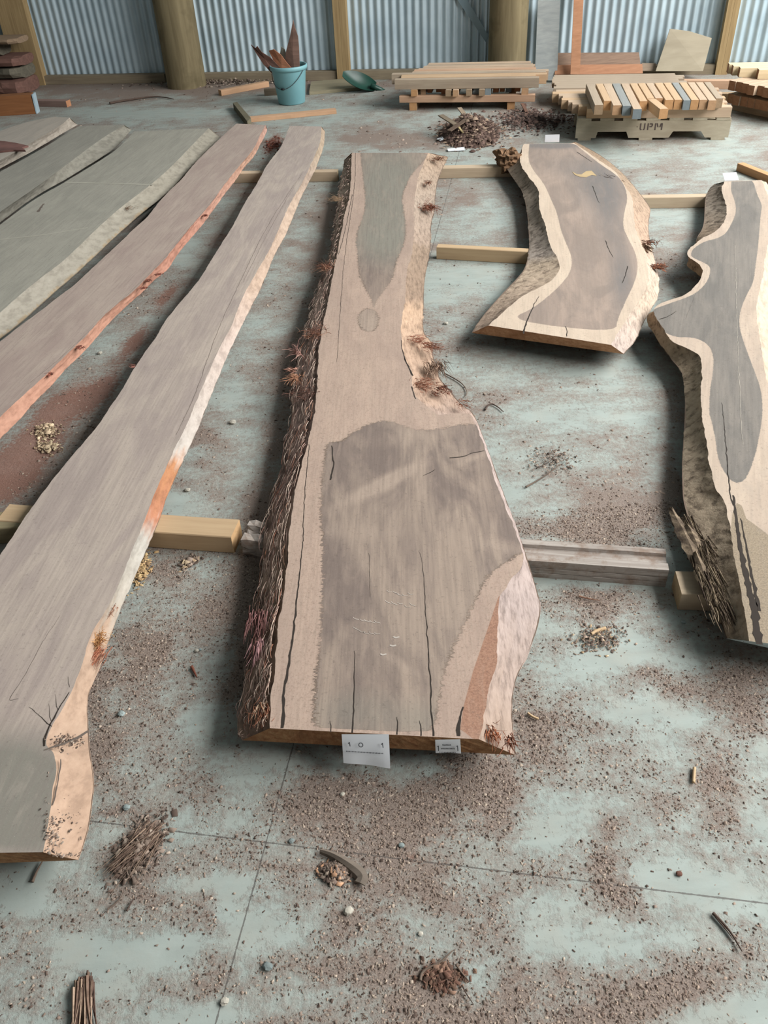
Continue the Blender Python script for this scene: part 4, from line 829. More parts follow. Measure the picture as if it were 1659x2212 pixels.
rows1 = [(-1.178, .08, 3), (-1.13, .05, 1), (-1.14, .145, 1), (-1.235, .135, 3), (-1.06, .16, 0), (-1.05, .05, 2), (-1.02, .03, 0), (-.98, .04, 0), (-.96, .02, 3), (-.95, .0, 0)]
for k, (ua, ub, c) in enumerate(rows1):
    v = 7.985+k*.072
    tag(board('stacked_board', UV(ua, v, .1735), UV(ub, v-.003, .1735), .070, .078+.004*(k % 2), TAN[c if k else 3], jit=.001), ('front board of the top layer of the stack behind the bark pile' if k == 0 else '%s board from the front in the top layer of the stack behind the bark pile' % ORD[k]), 'board', 'top boards of the stack behind the bark pile')

# ---------- grey board stack behind the pallet
for u in (.45, 1.15): tag(board('bearer_block', UV(u, 7.80, 0), UV(u, 8.55, 0), .07, .07, TAN[3]), 'bearer under the grey board stack behind the lettered pallet, %s one' % ('left' if u < 1 else 'right'), 'timber bearer')
for k in range(10):
    v = 7.81+k*.078; ua = .22+random.uniform(-.03, .05)+(.05 if k < 3 else 0); ub = (1.5 if k < 4 else 1.34)+random.uniform(-.05, .03)
    tag(board('stacked_board', UV(ua, v, .0705), UV(ub, v, .0705), .075, .045, TAN[3], jit=.0015), 'lower-layer weathered board behind the lettered pallet, %s from the front' % ORD[k], 'board', 'lower boards of the stack behind the lettered pallet')
for k in range(7):
    v = 8.02+k*.078; ua = .19+random.uniform(-.02, .05); ub = 1.33+random.uniform(-.05, .04)
    tag(board('stacked_board', UV(ua, v, .116), UV(ub, v, .116), .074, .045, TAN[3], jit=.0015), 'upper-layer weathered board behind the lettered pallet, %s from the front' % ORD[k], 'board', 'upper boards of the stack behind the lettered pallet')
tag(board('offcut_board', UV(1.33, 8.72, 0), UV(1.95, 8.66, 0), .07, .07, TAN[2]), 'orange-tan board on the floor below the right wall post', 'board')
tag(board('offcut_board', UV(1.56, 8.22, 0), UV(1.80, 8.2, 0), .07, .06, TAN[1]), 'short pale offcut on the floor between the pallet load and the right stack', 'board')

# ================================================================== pallet
pal = empty('pallet', UV(.377, 6.94, 0)); tag(pal, 'weathered wooden pallet with stencilled letters carrying tan timbers', 'pallet')
PALM = wood('pallet_wood', (186, 176, 156), (166, 156, 136), (136, 122, 102), .5)
LP_ = 1.135
def lp(u, v, z=0): return EU*u+EV*v+Vector((0, 0, z))
for v0 in (0.0, .38, .76):
    ht, h0 = .140, .018
    o2 = [(0, h0), (.155, h0), (.165, h0+.045), (.38, h0+.045), (.40, h0), (.70, h0), (.725, h0+.045), (.93, h0+.045), (.965, h0), (LP_, h0), (LP_, ht), (0, ht)]
    # clipped-corner notches
    extrude('stringer', [lp(u, v0, z) for u, z in o2], EV*.04, PALM, pal)
for k in range(7): 
    b_ = board('deck_board', lp(.002+.055+k*(LP_-.115)/6, -.002, .140), lp(.002+.055+k*(LP_-.115)/6, .802, .140), .105, .019, [PALM, PALM], pal)
for u in (.07, .53, 1.06): board('bottom_board', lp(u, 0, 0), lp(u, .80, 0), .10, .018, [PALM, PALM], pal)
STEN = plain('stencil_paint', (92, 80, 76), .9)
V = []; Fc = []
def rect(u0, z0, u1, z1, u2=None, u3=None):
    k = len(V); y = -.0012
    q = [(u0, z0), (u1, z0), ((u2 if u2 is not None else u1), z1), ((u3 if u3 is not None else u0), z1)]
    for (u, z) in q: V.append(lp(u, y, z))
    Fc.append((k, k+1, k+2, k+3))
t = .010; zb_, zt2 = .074, .122
rect(.452, .094, .459, .101)
rect(.475, zb_+.008, .475+t, zt2); rect(.475+t*.3, zb_, .475+t+.006, zb_+.008); rect(.505-.006, zb_, .505+t*.7, zb_+.008); rect(.505, zb_+.008, .505+t, zt2)
rect(.530, zb_, .530+t, zt2); rect(.545, zt2-.009, .566, zt2); rect(.560, zb_+.026, .570, zt2-.004); rect(.545, zb_+.020, .564, zb_+.028)
rect(.584, zb_, .584+t, zt2); rect(.632, zb_, .632+t, zt2); rect(.604, zb_+.02, .614, zt2, .604, .595); rect(.618, zb_+.02, .628, zt2, .634, .625)
link('stencil_lettering', mesh('stencil_lettering', V, Fc), STEN, pal)
g = 'long timbers lying along the lettered pallet'
rowsP = [(.445, .83, 0), (.845, 1.49, 1)]
tag(board('long_timber', UV(.445, 6.975, .1592), UV(.835, 6.975, .1592), .072, .068, TAN[1]), 'front-left tan timber lying along the lettered pallet', 'timber')
tag(board('long_timber', UV(.84, 6.972, .1592), UV(1.497, 6.972, .1592), .078, .072, TAN[0]), 'front-right pale timber lying along the lettered pallet', 'timber')
for k, (ua, ub, c) in enumerate(((.385, 1.46, 1), (.34, 1.49, 0), (.31, 1.48, 0), (.26, 1.50, 1), (.27, 1.46, 0), (.24, 1.5, 0), (.19, 1.47, 1), (.22, 1.5, 0))):
    tag(board('long_timber', UV(ua, 7.055+k*.074, .1592), UV(ub, 7.055+k*.074, .1592), .070, .068, TAN[c], jit=.0008), 'tan timber lying along the lettered pallet, %s row behind the two front timbers' % ORD[k], 'timber', g)
sh = [(.515, 6.735, .062, 3), (.585, 6.86, .055, 1), (.645, 6.72, .062, 0), (.712, 6.70, .060, 4), (.778, 6.60, .060, 3), (.842, 6.84, .055, 1), (.902, 6.92, .055, 1), (.962, 6.93, .055, 0),
      (1.03, 6.87, .060, 1), (1.093, 6.87, .055, 1), (1.152, 6.85, .05, 4), (1.21, 6.86, .055, 1), (1.27, 6.86, .055, 0), (1.33, 6.84, .055, 0), (1.388, 6.90, .05, 3)]
nm = ['first from the left, long and tan', 'second from the left, set back', 'third from the left', 'blue-grey one, fourth from the left', 'fifth from the left, grey-ended', 'sixth from the left', 'seventh from the left', 'eighth from the left, half hidden by the loose block',
      'ninth from the left', 'tenth from the left', 'narrow blue-grey one, eleventh from the left', 'twelfth from the left', 'thirteenth from the left', 'fourteenth from the left', 'last on the right, weathered']
for k, (u, v, w_, c) in enumerate(sh):
    mm = TAN[c] if k != 4 else [TAN[0][0], TAN[4][1]]
    tag(board('short_timber', UV(u-.0, v, .232), UV(u-.035+k*.002, 7.45, .232), w_, .066, mm), 'short timber across the pallet load, %s' % nm[k], 'timber', 'short timbers across the top of the pallet load')
tag(board('loose_timber', UV(.962, 6.60, .232), UV(.905, 6.905, .232), .062, .066, TAN[1]), 'short loose timber block pulled forward on top of the pallet load', 'timber')

# ================================================================== right stack, turned away
dE = (UV(.28, -.32)).normalized(); dB = Vector((-dE.y, dE.x, 0)); 
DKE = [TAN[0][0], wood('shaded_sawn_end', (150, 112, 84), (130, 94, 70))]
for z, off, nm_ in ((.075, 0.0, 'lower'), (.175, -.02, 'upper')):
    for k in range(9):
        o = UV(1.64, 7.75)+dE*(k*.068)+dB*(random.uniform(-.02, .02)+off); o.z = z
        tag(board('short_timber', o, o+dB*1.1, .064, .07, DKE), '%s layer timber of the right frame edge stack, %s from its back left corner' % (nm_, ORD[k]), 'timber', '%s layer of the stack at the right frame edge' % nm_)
for k, s_ in enumerate((.12, .9)):
    o = UV(1.66, 7.78)+dB*s_-dE*.05
    tag(board('bearer_block', o, o+dE*.75, .075, .074, TAN[3]), '%s bearer under the stack at the right frame edge' % ('front' if k == 0 else 'rear'), 'timber bearer')
    o = o+Vector((0, 0, .146)); tag(board('sticker', o, o+dE*.7, .05, .028, TAN[3]), '%s sticker between the two layers of the stack at the right frame edge' % ('front' if k == 0 else 'rear'), 'timber sticker')
for k, (u0_, u1_, v_) in enumerate(((1.64, 2.6, 8.06), (1.66, 2.6, 7.98), (1.70, 2.7, 7.90), (1.83, 2.7, 7.82))):
    tag(board('cream_board', UV(u0_, v_, .246), UV(u1_, v_, .246), .07, .07, [wood('cream_board_%s' % 'abcd'[k], (222, 204, 170), (206, 186, 150)), DKE[1]]), 'cream board on top of the right frame edge stack, %s from the back' % ORD[k], 'board', 'cream boards on top of the right frame edge stack')

# ================================================================== left heap
HM = [wood('old_slab_brown', (124, 92, 82), (98, 72, 64), (76, 58, 52)), wood('old_slab_grey', (112, 106, 92), (90, 86, 76), (60, 58, 50)), wood('old_slab_tan', (150, 128, 104), (126, 106, 88))]
def rough(name, label, u0, u1, v, z, w_, h, mt, yaw=0, cat='rough slab'):
    V = []; Fc = []; n = 24; s = random.random()*50
    for i in range(n):
        t = i/(n-1); x = (u0-u1)*(1-t)
        for k in range(10):
            a = 2*math.pi*k/10; rr = 1+.35*(float(fbm(np.array(t*6+s), np.array(k*.9+s), 5, 3))-.5); e = min(1, .45+8*min(t, 1-t)+.2)
            V.append(Vector((x, w_/2*math.copysign(abs(math.cos(a))**.6, math.cos(a))*rr*e, h/2*math.copysign(abs(math.sin(a))**.6, math.sin(a))*(rr*.5+.5))))
    for i in range(n-1):
        for k in range(10): a = i*10+k; b = i*10+(k+1) % 10; Fc.append((a, a+10, b+10, b))
    Fc += [tuple(range(10)), tuple(reversed(range((n-1)*10, n*10)))]
    o = link(name, mesh(name, V, Fc), mt); o.location = UV(u1, v, z); o.rotation_euler = (0, 0, YAW+yaw); return tag(o, label, cat)
rough('rough_slab', 'lowest red-brown rough slab of the heap at the left wall', -6.9, -5.22, 8.98, .075, .5, .14, HM[0], .03)
rough('rough_slab', 'grey rough slab second from the bottom of the heap at the left wall', -6.9, -5.24, 9.0, .20, .46, .12, HM[1], -.03)
rough('rough_slab', 'reddish rough slab in the middle of the heap at the left wall', -6.9, -5.20, 8.98, .305, .42, .09, HM[0], .02)
rough('rough_slab', 'dark green-grey rough slab near the top of the heap at the left wall', -6.9, -5.42, 8.98, .405, .4, .10, HM[1], .0)
rough('rough_slab', 'topmost tan-ended slab of the heap at the left wall', -6.9, -5.2, 9.0, .485, .36, .055, HM[2], -.02)
OB = empty('painted_end_beam', UV(-4.72, 8.0, 0)); tag(OB, 'thick orange-brown beam with a white painted end at the left frame edge', 'beam')
OM = wood('orange_beam', (142, 96, 62), (122, 80, 50), (98, 62, 40))
bb = P(78, 246); aa = P(-160, 262); dv = (aa-bb).normalized()
board('beam_body', Vector((0, 0, 0))+dv*.004, dv*1.2, .11, .17, [OM, OM], OB); OB.location = bb+Vector((-dv.y, dv.x, 0))*-.055
board('painted_end', Vector((0, 0, .0005)), dv*-.012, .108, .168, [plain('white_paint', (176, 196, 206), .6), plain('white_paint_end', (170, 190, 200), .6)], OB)
tag(board('plank_offcut', P(60, 230)+UV(0, .04), P(146, 232)+UV(0, .04), .075, .055, [wood('pink_plank', (146, 122, 112), (132, 108, 100)), TAN[2][1]]), 'short pinkish plank with an orange end beside the painted beam at left', 'plank')

# ================================================================== bucket, shards, shovel
bk = empty('bucket', UV(0, 0)); c0 = (P(603, 228)+P(661, 226))/2; c0 = c0+Vector((-.01, .10, 0)); bk.location = (c0.x, c0.y, 0)
bk.scale = (1.07, 1.07, 1.03)
tag(bk, 'light blue plastic bucket holding broken bark near the back wall', 'bucket')
BLUE = M('bucket_plastic', .45, .4); BLUE.b.inputs['Subsurface Weight'].default_value = 0
n_ = BLUE.noise(BLUE.coords(), 5, 3); BLUE = BLUE.col(BLUE.mix(BLUE.rng(n_, .3, .7), lin((128, 176, 182)), lin((116, 164, 172))))
lathe('bucket_body', [(.001, .002), (.112, .002), (.118, .008), (.150, .285), (.152, .288), (.147, .286), (.113, .015), (.001, .012)], BLUE, 64, bk)
lathe('rim', [(.150, .278), (.160, .280), (.164, .296), (.164, .312), (.158, .316), (.150, .314), (.148, .29)], BLUE, 64, bk)
WIRE = plain('handle_wire', (70, 78, 82), .5)
hp = []
for i in range(30):
    t = math.pi*i/29; hp.append(Vector((-.155*math.cos(t)*.98, -.158*math.sin(t)*.9-.012, .285-.145*math.sin(t))))
R_ = Matrix.Rotation(math.radians(-28), 3, 'Z'); hp = [R_ @ p for p in hp]
# the bail hangs against the front of the body
hp = [Vector((p.x, p.y, p.z)) for p in hp]
for i, p in enumerate(hp):
    rb_ = .118+(.152-.118)*max(0, p.z)/.285+.006; r = math.hypot(p.x, p.y)
    if r > 1e-6: hp[i] = Vector((p.x/r*rb_, p.y/r*rb_, p.z))
tube('handle', hp, .0028, WIRE, 8, bk)
tube('handle_grip', [hp[14], hp[15], hp[16]], .008, plain('black_grip', (40, 40, 42)), 8, bpy.data.objects['handle'])
def shard(label, pts, v, th, col_, curve=.02):
    m_ = wood('shard_bark', col_, tuple(x*.8 for x in col_), tuple(x*.6 for x in col_)); q = chaikin(np.array([(x, y) for x, y in pts]+[pts[0]]), 0)
    L = [PV(x, y, v) for x, y in pts]; n = len(L); cx = sum((p.dot(EU) for p in L))/n
    f = [p-EV*(curve*(1-((p.dot(EU)-cx)/.1)**2)) for p in L]; b = [p+EV*th for p in f]
    V = f+b+[sum(f, Vector())/n-EV*th*.8, sum(b, Vector())/n+EV*th*.3]
    Fc = [((i+1) % n, i, 2*n) for i in range(n)]+[(i+n, (i+1) % n+n, 2*n+1) for i in range(n)]+[(i, (i+1) % n, (i+1) % n+n, i+n) for i in range(n)]
    o = link('bark_shard', mesh('bark_shard', V, Fc), m_); return tag(o, label, 'bark piece')
vb = bk.location.dot(EV)
shard('tall pointed grey-brown bark shard standing in the blue bucket', [(634,43),(638,60),(644,78),(646,100),(647,125),(648,150),(640,185),(625,185),(620,150),(617,125),(619,108),(627,80)], vb+.03, .012, (132, 104, 92))
shard('orange-brown bark shard leaning left in the blue bucket', [(580,110),(592,106),(608,118),(620,135),(632,150),(634,170),(612,180),(596,140)], vb+.0, .012, (168, 112, 84))
shard('dark hooked bark shard furthest left in the blue bucket', [(541,97),(552,104),(556,99),(566,112),(585,124),(605,148),(612,175),(590,160),(570,138),(556,118)], vb-.035, .012, (104, 74, 64))
shard('small pale bark chip between the shards in the blue bucket', [(605,118),(609,100),(616,106),(622,122),(622,150),(608,150)], vb+.075, .01, (150, 146, 132))
shard('dark brown bark shard at the right side of the bucket opening', [(612,130),(640,132),(650,148),(640,175),(612,175)], vb+.055, .01, (120, 88, 74))

sv = empty('shovel', UV(-1.55, 8.74, 0)); tag(sv, 'dark green plastic scoop shovel lying on its side beside the tan board stack', 'shovel')
GR_ = plain('green_plastic', (34, 76, 64), .4, .25)
neck = PV(812, 182, 8.78); tip = PV(740, 155, 8.70); low = PV(795, 200, 8.64)
ax = (tip-neck); Lb = ax.length; ax.normalize(); side = (low-(neck+tip)/2); side = (side-ax*side.dot(ax)).normalized(); nn_ = ax.cross(side).normalized(); nn_ = nn_ if nn_.y > 0 else -nn_
V = []; Fc = []; nu, nv_ = 22, 13
for j in range(nv_):
    for i in range(nu):
        t = i/(nu-1); s = j/(nv_-1)*2-1; wd = .105*(math.sin(math.pi*(t*.86+.10))**.6); dep = .055*(1-s*s)*math.sin(math.pi*min(1, t*.8+.2))
        V.append(neck+ax*(Lb*t)+side*(s*wd)+nn_*dep)
K = nu*nv_; V += [v+nn_*.004 for v in V[:K]]
for j in range(nv_-1):
    for i in range(nu-1):
        a = j*nu+i; Fc.append((a, a+1, a+nu+1, a+nu)); Fc.append((a+K, a+nu+K, a+nu+1+K, a+1+K))
mz = min(v.z for v in V); V = [v-sv.location+Vector((0, 0, (.004-mz))) for v in V]
link('blade', mesh('blade', V, Fc), GR_, sv, smooth=True)
nk = neck-sv.location+Vector((0, 0, .004-mz))
tube('socket', [nk+ax*.05+nn_*.02, nk+nn_*.015, nk-ax*.05+nn_*.02, nk-ax*.10+nn_*.03], .024, GR_, 14, sv)
tube('shaft', [nk-ax*.09+nn_*.028, nk-ax*.09+nn_*.028+Vector((.30, .10, -.02))], .014, wood('shaft_wood', (150, 132, 104), (130, 112, 88)), 12, sv)

# planks round the bucket
PK = [wood('sawn_pinkish', (204, 166, 134), (188, 150, 118), (160, 124, 96)), wood('sawn_end', (196, 156, 118), (176, 136, 100))]
tag(board('plank_offcut', P(474, 208)+UV(0, .03), P(577, 188)+UV(0, .03), .06, .05, PK), 'pinkish sawn plank on the floor left of the blue bucket', 'plank')
tag(board('plank_offcut', P(526, 266)+UV(0, .035), P(724, 246)+UV(0, .035), .075, .035, PK, jit=.003), 'long pinkish sawn plank on the floor in front of the blue bucket', 'plank')
pz = [P(503, 222, .055), P(512, 220, .055), P(542, 255, .055), P(534, 262, .055)]
tag(extrude('board_offcut', pz, Vector((0, 0, -.054)), wood('olive_board', (118, 112, 92), (98, 92, 76))), 'narrow dark-sided board offcut on edge left of the long plank in front of the bucket', 'board')
tag(board('wood_block', P(570, 208)+UV(0, .03), P(600, 206)+UV(0, .03), .05, .06, [wood('dull_block', (120, 108, 92), (100, 90, 76)), wood('dull_block_end', (70, 60, 52), (60, 52, 46))]), 'small dull block on the floor just left of the bucket', 'wood block')
tag(extrude('flat_board', [P(668, 198, .03), P(800, 186, .03), P(760, 168, .03), P(672, 176, .03)], Vector((0, 0, -.029)), wood('olive_flat_board', (150, 142, 118), (134, 126, 104))), 'flat beige board on the floor behind and right of the bucket', 'board')
tag(board('thin_offcut', P(1597, 369)+UV(0, .01), P(1700, 412)+UV(0, .02), .05, .05, [wood('orange_offcut', (204, 158, 116), (184, 138, 98)), TAN[1][1]]), 'orange offcut on the floor behind the right-edge slab', 'board')

# ================================================================== small papers
def flatpaper(label, pts, z, th=.0015, name='paper_scrap'):
    o = extrude(name, [P(x, y, z if len(q) == 0 else q[0]) for x, y, *q in pts], Vector((0, 0, th)), PAPER); return tag(o, label, 'paper')
def standing(name, label, x0, y0, x1, y1, z, h, back):
    a, b = P(x0, y0, z), P(x1, y1, z); up = Vector((0, back, h))
    return tag(extrude(name, [a, b, b+up, a+up+Vector((.002, 0, -.004))], Vector((0, .0012, 0)), PAPER), label, 'paper')
standing('paper_ticket', 'white paper ticket standing up at the far end of the curved slab', 1177, 307, 1208, 307, Z7+.001, .05, .01)
standing('paper_scrap', 'crumpled white paper scrap at the far left corner of the right-edge slab', 1566, 390, 1596, 389, Z8+.001, .03, .06)
flatpaper('white paper scrap on the floor left of the bark pile', [(943,301),(960,294),(975,291),(970,300),(950,304)], .012, .004)
flatpaper('thin white strip on the floor behind the widest slab', [(966,323),(985,321),(1003,319),(1004,325),(968,327)], .006, .006)

# ================================================================== bark pile
cp = P(1012, 292); V = []; Fc = []; n = 46; RX, RY, HP = .25, .40, .12
for j in range(n):
    for i in range(n):
        x, y = (i/(n-1)*2-1), (j/(n-1)*2-1); r = math.hypot(x, y)
        h = max(0, 1-r)**.9*HP*(1+1.2*(float(fbm(np.array(x*4+9), np.array(y*4), 8, 4))-.5))+(.012*(float(vn(np.array(i*.9), np.array(j*.9), 4))-.3) if r < 1 else -.01)
        V.append(Vector((cp.x+x*RX, cp.y+y*RY, h-.004)))
for j in range(n-1):
    for i in range(n-1): a = j*n+i; Fc.append((a, a+1, a+n+1, a+n))
me = mesh('bark_pile', V, Fc); setcol(me, [np.array(lin((100, 82, 74))[:3])*random.uniform(.6, 1.3) for _ in V])
pile = link('bark_pile', me, BARKROUGH, smooth=False); tag(pile, 'mound of dark bark crumbs and chips on the floor in front of the tan board stack', 'bark pile', kind='stuff')
SP = [((952,250,.13),(984,270,.11),.05,(130,116,98),'flat grey splinter on the left flank of the bark pile'),((992,234,.16),(1018,268,.09),.04,(156,138,118),'upright pale splinter on top of the bark pile'),((970,284,.09),(1012,256,.14),.045,(110,92,78),'dark splinter slanting across the bark pile'),((990,275,.1),(1003,292,.05),.02,(168,152,112),'yellowish splinter low on the bark pile'),((1128,225,.05),(1140,248,.0),.03,(120,90,76),'brown bark piece standing at the right foot of the tan board stack')]
for (p0, p1, w_, cc, lbl) in SP:
    tag(board('splinter', P(*p0), P(*p1), w_, .008, wood('splinter_wood', cc, tuple(x*.8 for x in cc))), lbl, 'splinter')

# ================================================================== loose chips and litter
def chips(name, label, pts, size, cols, flat=.35, seed=0, elong=2.2, zoff=0.0):
    """one mesh of small wedge-shaped chips; pts = N x 2"""
    rg_ = np.random.default_rng(seed); N = len(pts)
    base = np.array([[-.5, -.5, 0], [.5, -.35, 0], [.45, .5, 0], [-.4, .4, 0], [-.2, -.1, 1.0], [.25, .15, .8]])
    fc = np.array([[0, 1, 5, 4], [1, 2, 5, 5], [2, 3, 4, 5], [3, 0, 4, 4]])
    Fb = [(0, 1, 5, 4), (1, 2, 5), (2, 3, 4, 5), (3, 0, 4)]
    L = size*np.clip(np.exp(rg_.normal(0, .45, N)), .3, 2.1); Wd = L/(1+rg_.random(N)*elong); Hh = np.minimum(L, Wd*1.5)*flat*(.5+rg_.random(N)); a = rg_.random(N)*6.283
    q = base[None]*np.stack([L, Wd, Hh], 1)[:, None, :]+rg_.normal(0, .08, (N, 6, 3))*(Wd[:, None, None])*np.array([1, 1, .3])
    ca, sa = np.cos(a)[:, None], np.sin(a)[:, None]; x = q[:, :, 0]*ca-q[:, :, 1]*sa+pts[:, 0:1]; y = q[:, :, 0]*sa+q[:, :, 1]*ca+pts[:, 1:2]
    z = np.maximum(q[:, :, 2], 0)+zoff+(pts[:, 2:3] if pts.shape[1] > 2 else 0)+.0004
    co = np.stack([x, y, z], -1).reshape(-1, 3).astype(np.float32)
    me = bpy.data.meshes.new(name); me.vertices.add(len(co)); me.vertices.foreach_set('co', co.ravel())
    o_ = (np.arange(N)*6)[:, None]; li = np.concatenate([np.array(f)[None]+o_ for f in Fb], 1); me.loops.add(li.size); me.loops.foreach_set('vertex_index', li.ravel().astype(np.int32))
    st = np.array([0, 4, 7, 11])[None]+(np.arange(N)*14)[:, None]; me.polygons.add(N*4); me.polygons.foreach_set('loop_start', st.ravel().astype(np.int32)); me.update(calc_edges=True)
    cc = np.array([lin(c)[:3] for c in cols])[rg_.integers(0, len(cols), N)]*(.65+.7*rg_.random(N))[:, None]; setcol(me, np.repeat(cc, 6, 0))
    o = link(name, me, CHIPM); tag(o, label, 'wood chips', kind='stuff'); return o
m = M('chip_matter', .9, .15); CHIPM = m.col(m.attr('Col', 'Color'))
DC = [(130, 114, 103), (148, 132, 120), (108, 92, 83), (168, 153, 138), (120, 104, 94), (92, 78, 70), (156, 138, 124)]
rgn = np.random.default_rng(5)
def scatter(x0, x1, y0, y1, N, thr, soft):
    x = rgn.uniform(x0, x1, N); y = rgn.uniform(y0, y1, N); d = dust_shade_f(x, y)+.45*(fbm(x*40, y*40, 71, 2)-.5)
    k = rgn.random(N) < np.clip((d-thr)/soft, .02, 1); return np.stack([x[k], y[k]], 1)
chips('plank_crumbs', 'dark crumbs lying on the splintered near end of the long left plank', np.array(dp), .0045, DC, .4, 41)
pn = scatter(-.95, 1.15, .45, 2.2, 150000, -.15, .85)
chips('floor_litter', 'fine brown wood chips and bark crumbs strewn over the near floor', pn, .0040, DC, .4, 11)
pm = scatter(-1.4, 1.7, 2.2, 4.6, 36000, .0, .8)
chips('floor_litter', 'brown wood chips strewn over the floor between the slabs further back', pm, .0065, DC, .35, 12)
pf = scatter(-3.6, 2.6, 4.6, 9.3, 9000, .15, .8)
chips('floor_litter', 'bark crumbs scattered over the floor around the far ends of the slabs', pf, .014, DC, .35, 13)
def clump(label, x, y, rx, ry, ang, N, size, cols, seed, hgt=.012, elong=2.5, dome=False):
    c = P(x, y); a = math.radians(ang); ax = P(x+rx*math.cos(a), y+rx*math.sin(a))-c; bx = P(x-ry*math.sin(a), y+ry*math.cos(a))-c
    r = np.random.default_rng(seed); s = r.normal(0, .55, (N, 2)); q = np.exp(-(s**2).sum(1))*hgt*r.random(N)
    pts = np.stack([c.x+ax.x*s[:, 0]+bx.x*s[:, 1], c.y+ax.y*s[:, 0]+bx.y*s[:, 1], q], 1); return chips('chip_clump', label, pts, size, cols, .4, seed, elong)
LC = [(180, 160, 134), (160, 138, 112), (196, 176, 146), (130, 110, 92)]
clump('pale chip heap beside the lower left slab shadow', 102, 932, 26, 16, 0, 320, .011, LC, 1)
clump('small chip heap just below the pale one at left', 105, 968, 24, 12, 0, 200, .010, LC, 2)
clump('golden chips at the edge of the long plank near the pine bearer', 305, 1230, 16, 34, 20, 420, .008, [(200, 172, 128), (180, 150, 110), (150, 124, 96)], 3)
clump('chips right of the golden chips below the pine bearer', 408, 1216, 20, 12, -20, 160, .010, LC+DC, 4)
clump('dark twiggy litter heap on the floor below the long left plank', 305, 1830, 34, 70, 38, 900, .010, DC, 5, .02, 4)
clump('bark crumbs beside the curved bark strip in the foreground', 725, 1885, 28, 20, 0, 500, .008, DC+[(190, 150, 120)], 6, .018)
clump('dark litter on the floor around the forked twigs at right', 1195, 1000, 56, 34, 0, 420, .006, DC, 7)
clump('litter around the curved twig near the bottom', 955, 2110, 40, 26, 0, 420, .008, [(110, 82, 70), (96, 76, 66), (130, 104, 88)], 8)
clump('chips around the pale peg on the floor right of the widest slab', 1290, 1380, 56, 26, 0, 520, .006, DC+LC[:2], 9)
clump('dark crumb trail between the bark pile and the lettered pallet', 1150, 262, 70, 22, 0, 1500, .018, [(92, 74, 68), (70, 58, 54), (120, 98, 88)], 10, .03)
clump('loose crumbs round the foot of the bark pile', 1015, 292, 52, 22, 0, 2600, .022, [(100, 82, 74), (120, 100, 88), (80, 64, 58), (150, 130, 112)], 14, .16)
clump('litter on the floor at the far right end of the short curved slab', 1290, 395, 60, 10, -6, 420, .012, DC, 15)
clump('crumbs at the foot of the back wall left of the bucket', 480, 178, 150, 8, -2, 900, .02, DC, 16, .03)
clump('reddish crumbs at the far corner between the two left planks', 590, 312, 20, 12, -40, 220, .012, [(120, 74, 60), (104, 66, 56)], 22)

TW = plain('twig_bark', (126, 108, 94), .9, .3); TWD = plain('dark_twig', (96, 78, 68), .9, .3); PEG = plain('pale_wood', (206, 176, 138), .8)
def twig(label, pts, r, mt=TW, name='twig', taper=True, z=.006):
    q = chaikin(np.array([tuple(P(x, y, z)) for x, y in pts]), 2); o = tube(name, [Vector(p) for p in q], r, mt, 8, None, taper); return tag(o, label, 'twig')
twig('pale curved twig near the bottom of the picture', [(908,2118),(910,2102),(925,2090),(950,2080),(965,2066),(978,2053)], .0035)
twig('short straight twig right of the curved twig at the bottom', [(998,2128),(1008,2148),(1022,2168)], .0018, TWD)
twig('forked pale splinter beside the curved twig at the bottom', [(986,2085),(996,2100),(1010,2116)], .0028, TW)
twig('dark stick on the floor at lower right', [(1540,1972),(1560,1992),(1580,2015),(1603,2055)], .004, TWD)
twig('thin dark stick beside the lower right one', [(1545,1980),(1570,2010),(1585,2030)], .0022, TWD)
twig('long thin stick on the floor right of the widest slab', [(1136,1052),(1165,1036),(1200,1012),(1206,1006)], .0035)
twig('thin stick crossing above the long thin stick', [(1158,1012),(1185,1000),(1202,982)], .002, TWD)
twig('pale peg-shaped wood piece among the chips right of the widest slab', [(1277,1370),(1290,1362),(1308,1357)], .0055, PEG, 'wood_peg', False)
twig('narrow pale chip standing out on the floor at lower right', [(1500,1658),(1499,1675),(1498,1690)], .004, PEG, 'wood_sliver', False)
twig('pale sliver on the chip drift beside the widest slab', [(1140,1540),(1150,1548),(1163,1553)], .0032, PEG, 'wood_sliver', False)
twig('thin pale stick left of the widest slab end', [(232,1965),(243,1957),(262,1940),(268,1920)], .002)
twig('dark splinter between litter heap and pale floor patch at lower left', [(274,1968),(282,1952),(290,1940)], .0025, TWD)
twig('pale stick poking out under the near end of the long left plank', [(70,1905),(80,1880),(92,1860)], .004)
twig('bent grey twig on the floor beside the bulge of the widest slab', [(960,806),(990,822),(1005,835),(1010,850),(1003,858)], .003)
twig('brown forked root piece right of the widest slab', [(1048,885),(1058,870),(1075,878),(1088,890)], .004, TWD)
twig('red-brown stick on the floor below the grooved bearer', [(1250,1288),(1275,1294),(1296,1297)], .003, plain('red_twig', (140, 104, 84), .9))
twig('long dark bark string on the floor by the back wall', [(237,223),(262,218),(290,214),(320,209),(350,209),(375,214)], .012, TWD, z=.012)
twig('small dark stick left of the reddish chip between the slabs', [(414,1440),(420,1452),(425,1462)], .005, plain('rust_chip', (140, 84, 66), .9), 'bark_chip')
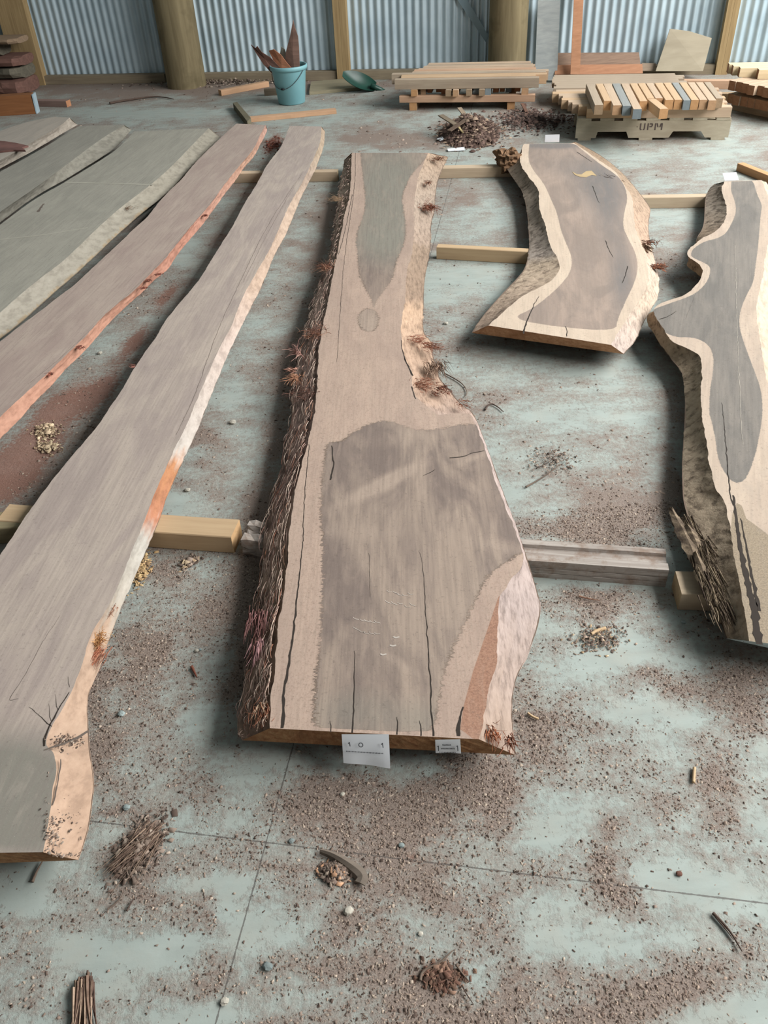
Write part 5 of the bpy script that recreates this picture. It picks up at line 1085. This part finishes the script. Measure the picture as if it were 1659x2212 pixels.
# curved bark strip in the foreground
V = []; Fc = []; n = 20; p = chaikin(np.array([tuple(P(x, y, .0)) for x, y in ((692,1842),(715,1850),(742,1866),(768,1884),(784,1898),(776,1912))]), 2); p = resamp(p, n)
for i in range(n):
    t = i/(n-1); wd = .004+.012*t; h = .012+.006*math.sin(t*3)
    d = Vector(p[min(i+1, n-1)]-p[max(i-1, 0)]).normalized(); s = Vector((-d.y, d.x, 0))
    for (a_, z_) in ((-1, .001), (-.6, h*.7), (.2, h), (1, h*.9), (1, h*.6), (.2, h*.65), (-.5, .001)): V.append(Vector(p[i])+s*wd*a_+Vector((0, 0, z_+.001)))
for i in range(n-1):
    for k in range(7): a_ = i*7+k; b_ = i*7+(k+1) % 7; Fc.append((a_, b_, b_+7, a_+7))
Fc += [tuple(range(7)), tuple(reversed(range((n-1)*7, n*7)))]
tag(link('bark_strip', mesh('bark_strip', V, Fc), wood('strip_bark', (136, 124, 112), (108, 98, 88))), 'curved grey bark strip on the floor in front of the widest slab', 'bark strip')
# fibrous bark bundle cut by the bottom edge
fb = fibres(None, P(180, 2120, .008), 90, .12, P(178, 2230, .008)-P(182, 2100, .008), .05, [(120, 98, 84), (96, 76, 66), (150, 128, 110), (84, 66, 58)], .0022, .0, .008, 'bark_bundle', 31)
tag(fb, 'bundle of stringy bark fibres on the floor at the bottom left edge', 'bark bundle')
fb = fibres(None, P(330, 1795, .010), 120, .12, P(260, 1890, .01)-P(350, 1790, .01), .18, [(110, 92, 80), (96, 78, 68), (134, 114, 98)], .0013, .0, .014, 'bark_bundle', 32)
tag(fb, 'loose tuft of fine bark fibres on top of the litter heap at lower left', 'bark bundle')
# pebbles / lumps
ST = plain('pale_stone', (196, 190, 176), .9, .25); STG = plain('grey_stone', (150, 162, 160), .9, .3)
def lump(label, x, y, r, mt, name='wood_nub'):
    V = []; Fc = []; n = 10; c = P(x, y, r*.55)
    for j in range(7):
        for i in range(n):
            a, b = 2*math.pi*i/n, math.pi*(j+.2)/6.4; k = 1+.45*(random.random()-.5); V.append(c+Vector((math.cos(a)*math.sin(b)*r*k*1.2, math.sin(a)*math.sin(b)*r*k, math.cos(b)*r*.6)))
    for j in range(6):
        for i in range(n): a = j*n+i; b = j*n+(i+1) % n; Fc.append((a, b, b+n, a+n))
    Fc += [tuple(reversed(range(n))), tuple(range(6*n, 7*n))]
    return tag(link(name, mesh(name, V, Fc), mt), label, 'small lump')
for (x, y, r, mt, lbl) in ((503,911,.012,ST,'pale nub on the floor between the long plank and the widest slab'),(405,1058,.009,ST,'pale nub above the pine bearer'),(273,1744,.008,STG,'grey-white pebble below the long left plank'),(262,1541,.009,STG,'grey-white pebble right of the splintered plank end'),
    (740,1715,.005,ST,'tiny yellowish nub in front of the larger paper ticket'),(867,1826,.006,STG,'grey pebble right of the curved bark strip'),(578,2087,.009,STG,'grey lump on the floor at bottom centre left'),(908,2016,.005,ST,'pale yellowish chip on the floor above the curved twig'),(1467,1887,.006,plain('brown_nub', (110, 76, 64), .9),'dark brown nub on the pale floor at lower right'),
    (216,762,.010,ST,'pale chip on the floor between the two long left planks'),(963,698,.010,ST,'pale nub on the floor between the widest slab and the curved slab'),(630,1816,.006,STG,'small pebble on the cross joint in the concrete'),(753,1968,.010,ST,'broken pale fungus-like lump on the floor below the bark strip'),(484,2163,.008,ST,'cream lump beside the floor joint at the bottom'),
    (1476,1343,.006,STG,'pale nub beside the square wood block'),(425,1405,.006,ST,'pale crumb near the reddish chip between the slabs'),(432,1403,.005,STG,'grey crumb near the reddish chip between the slabs')):
    lump(lbl, x, y, r, mt)
for o in bpy.data.objects:
    if '_z' in o: del o['_z']
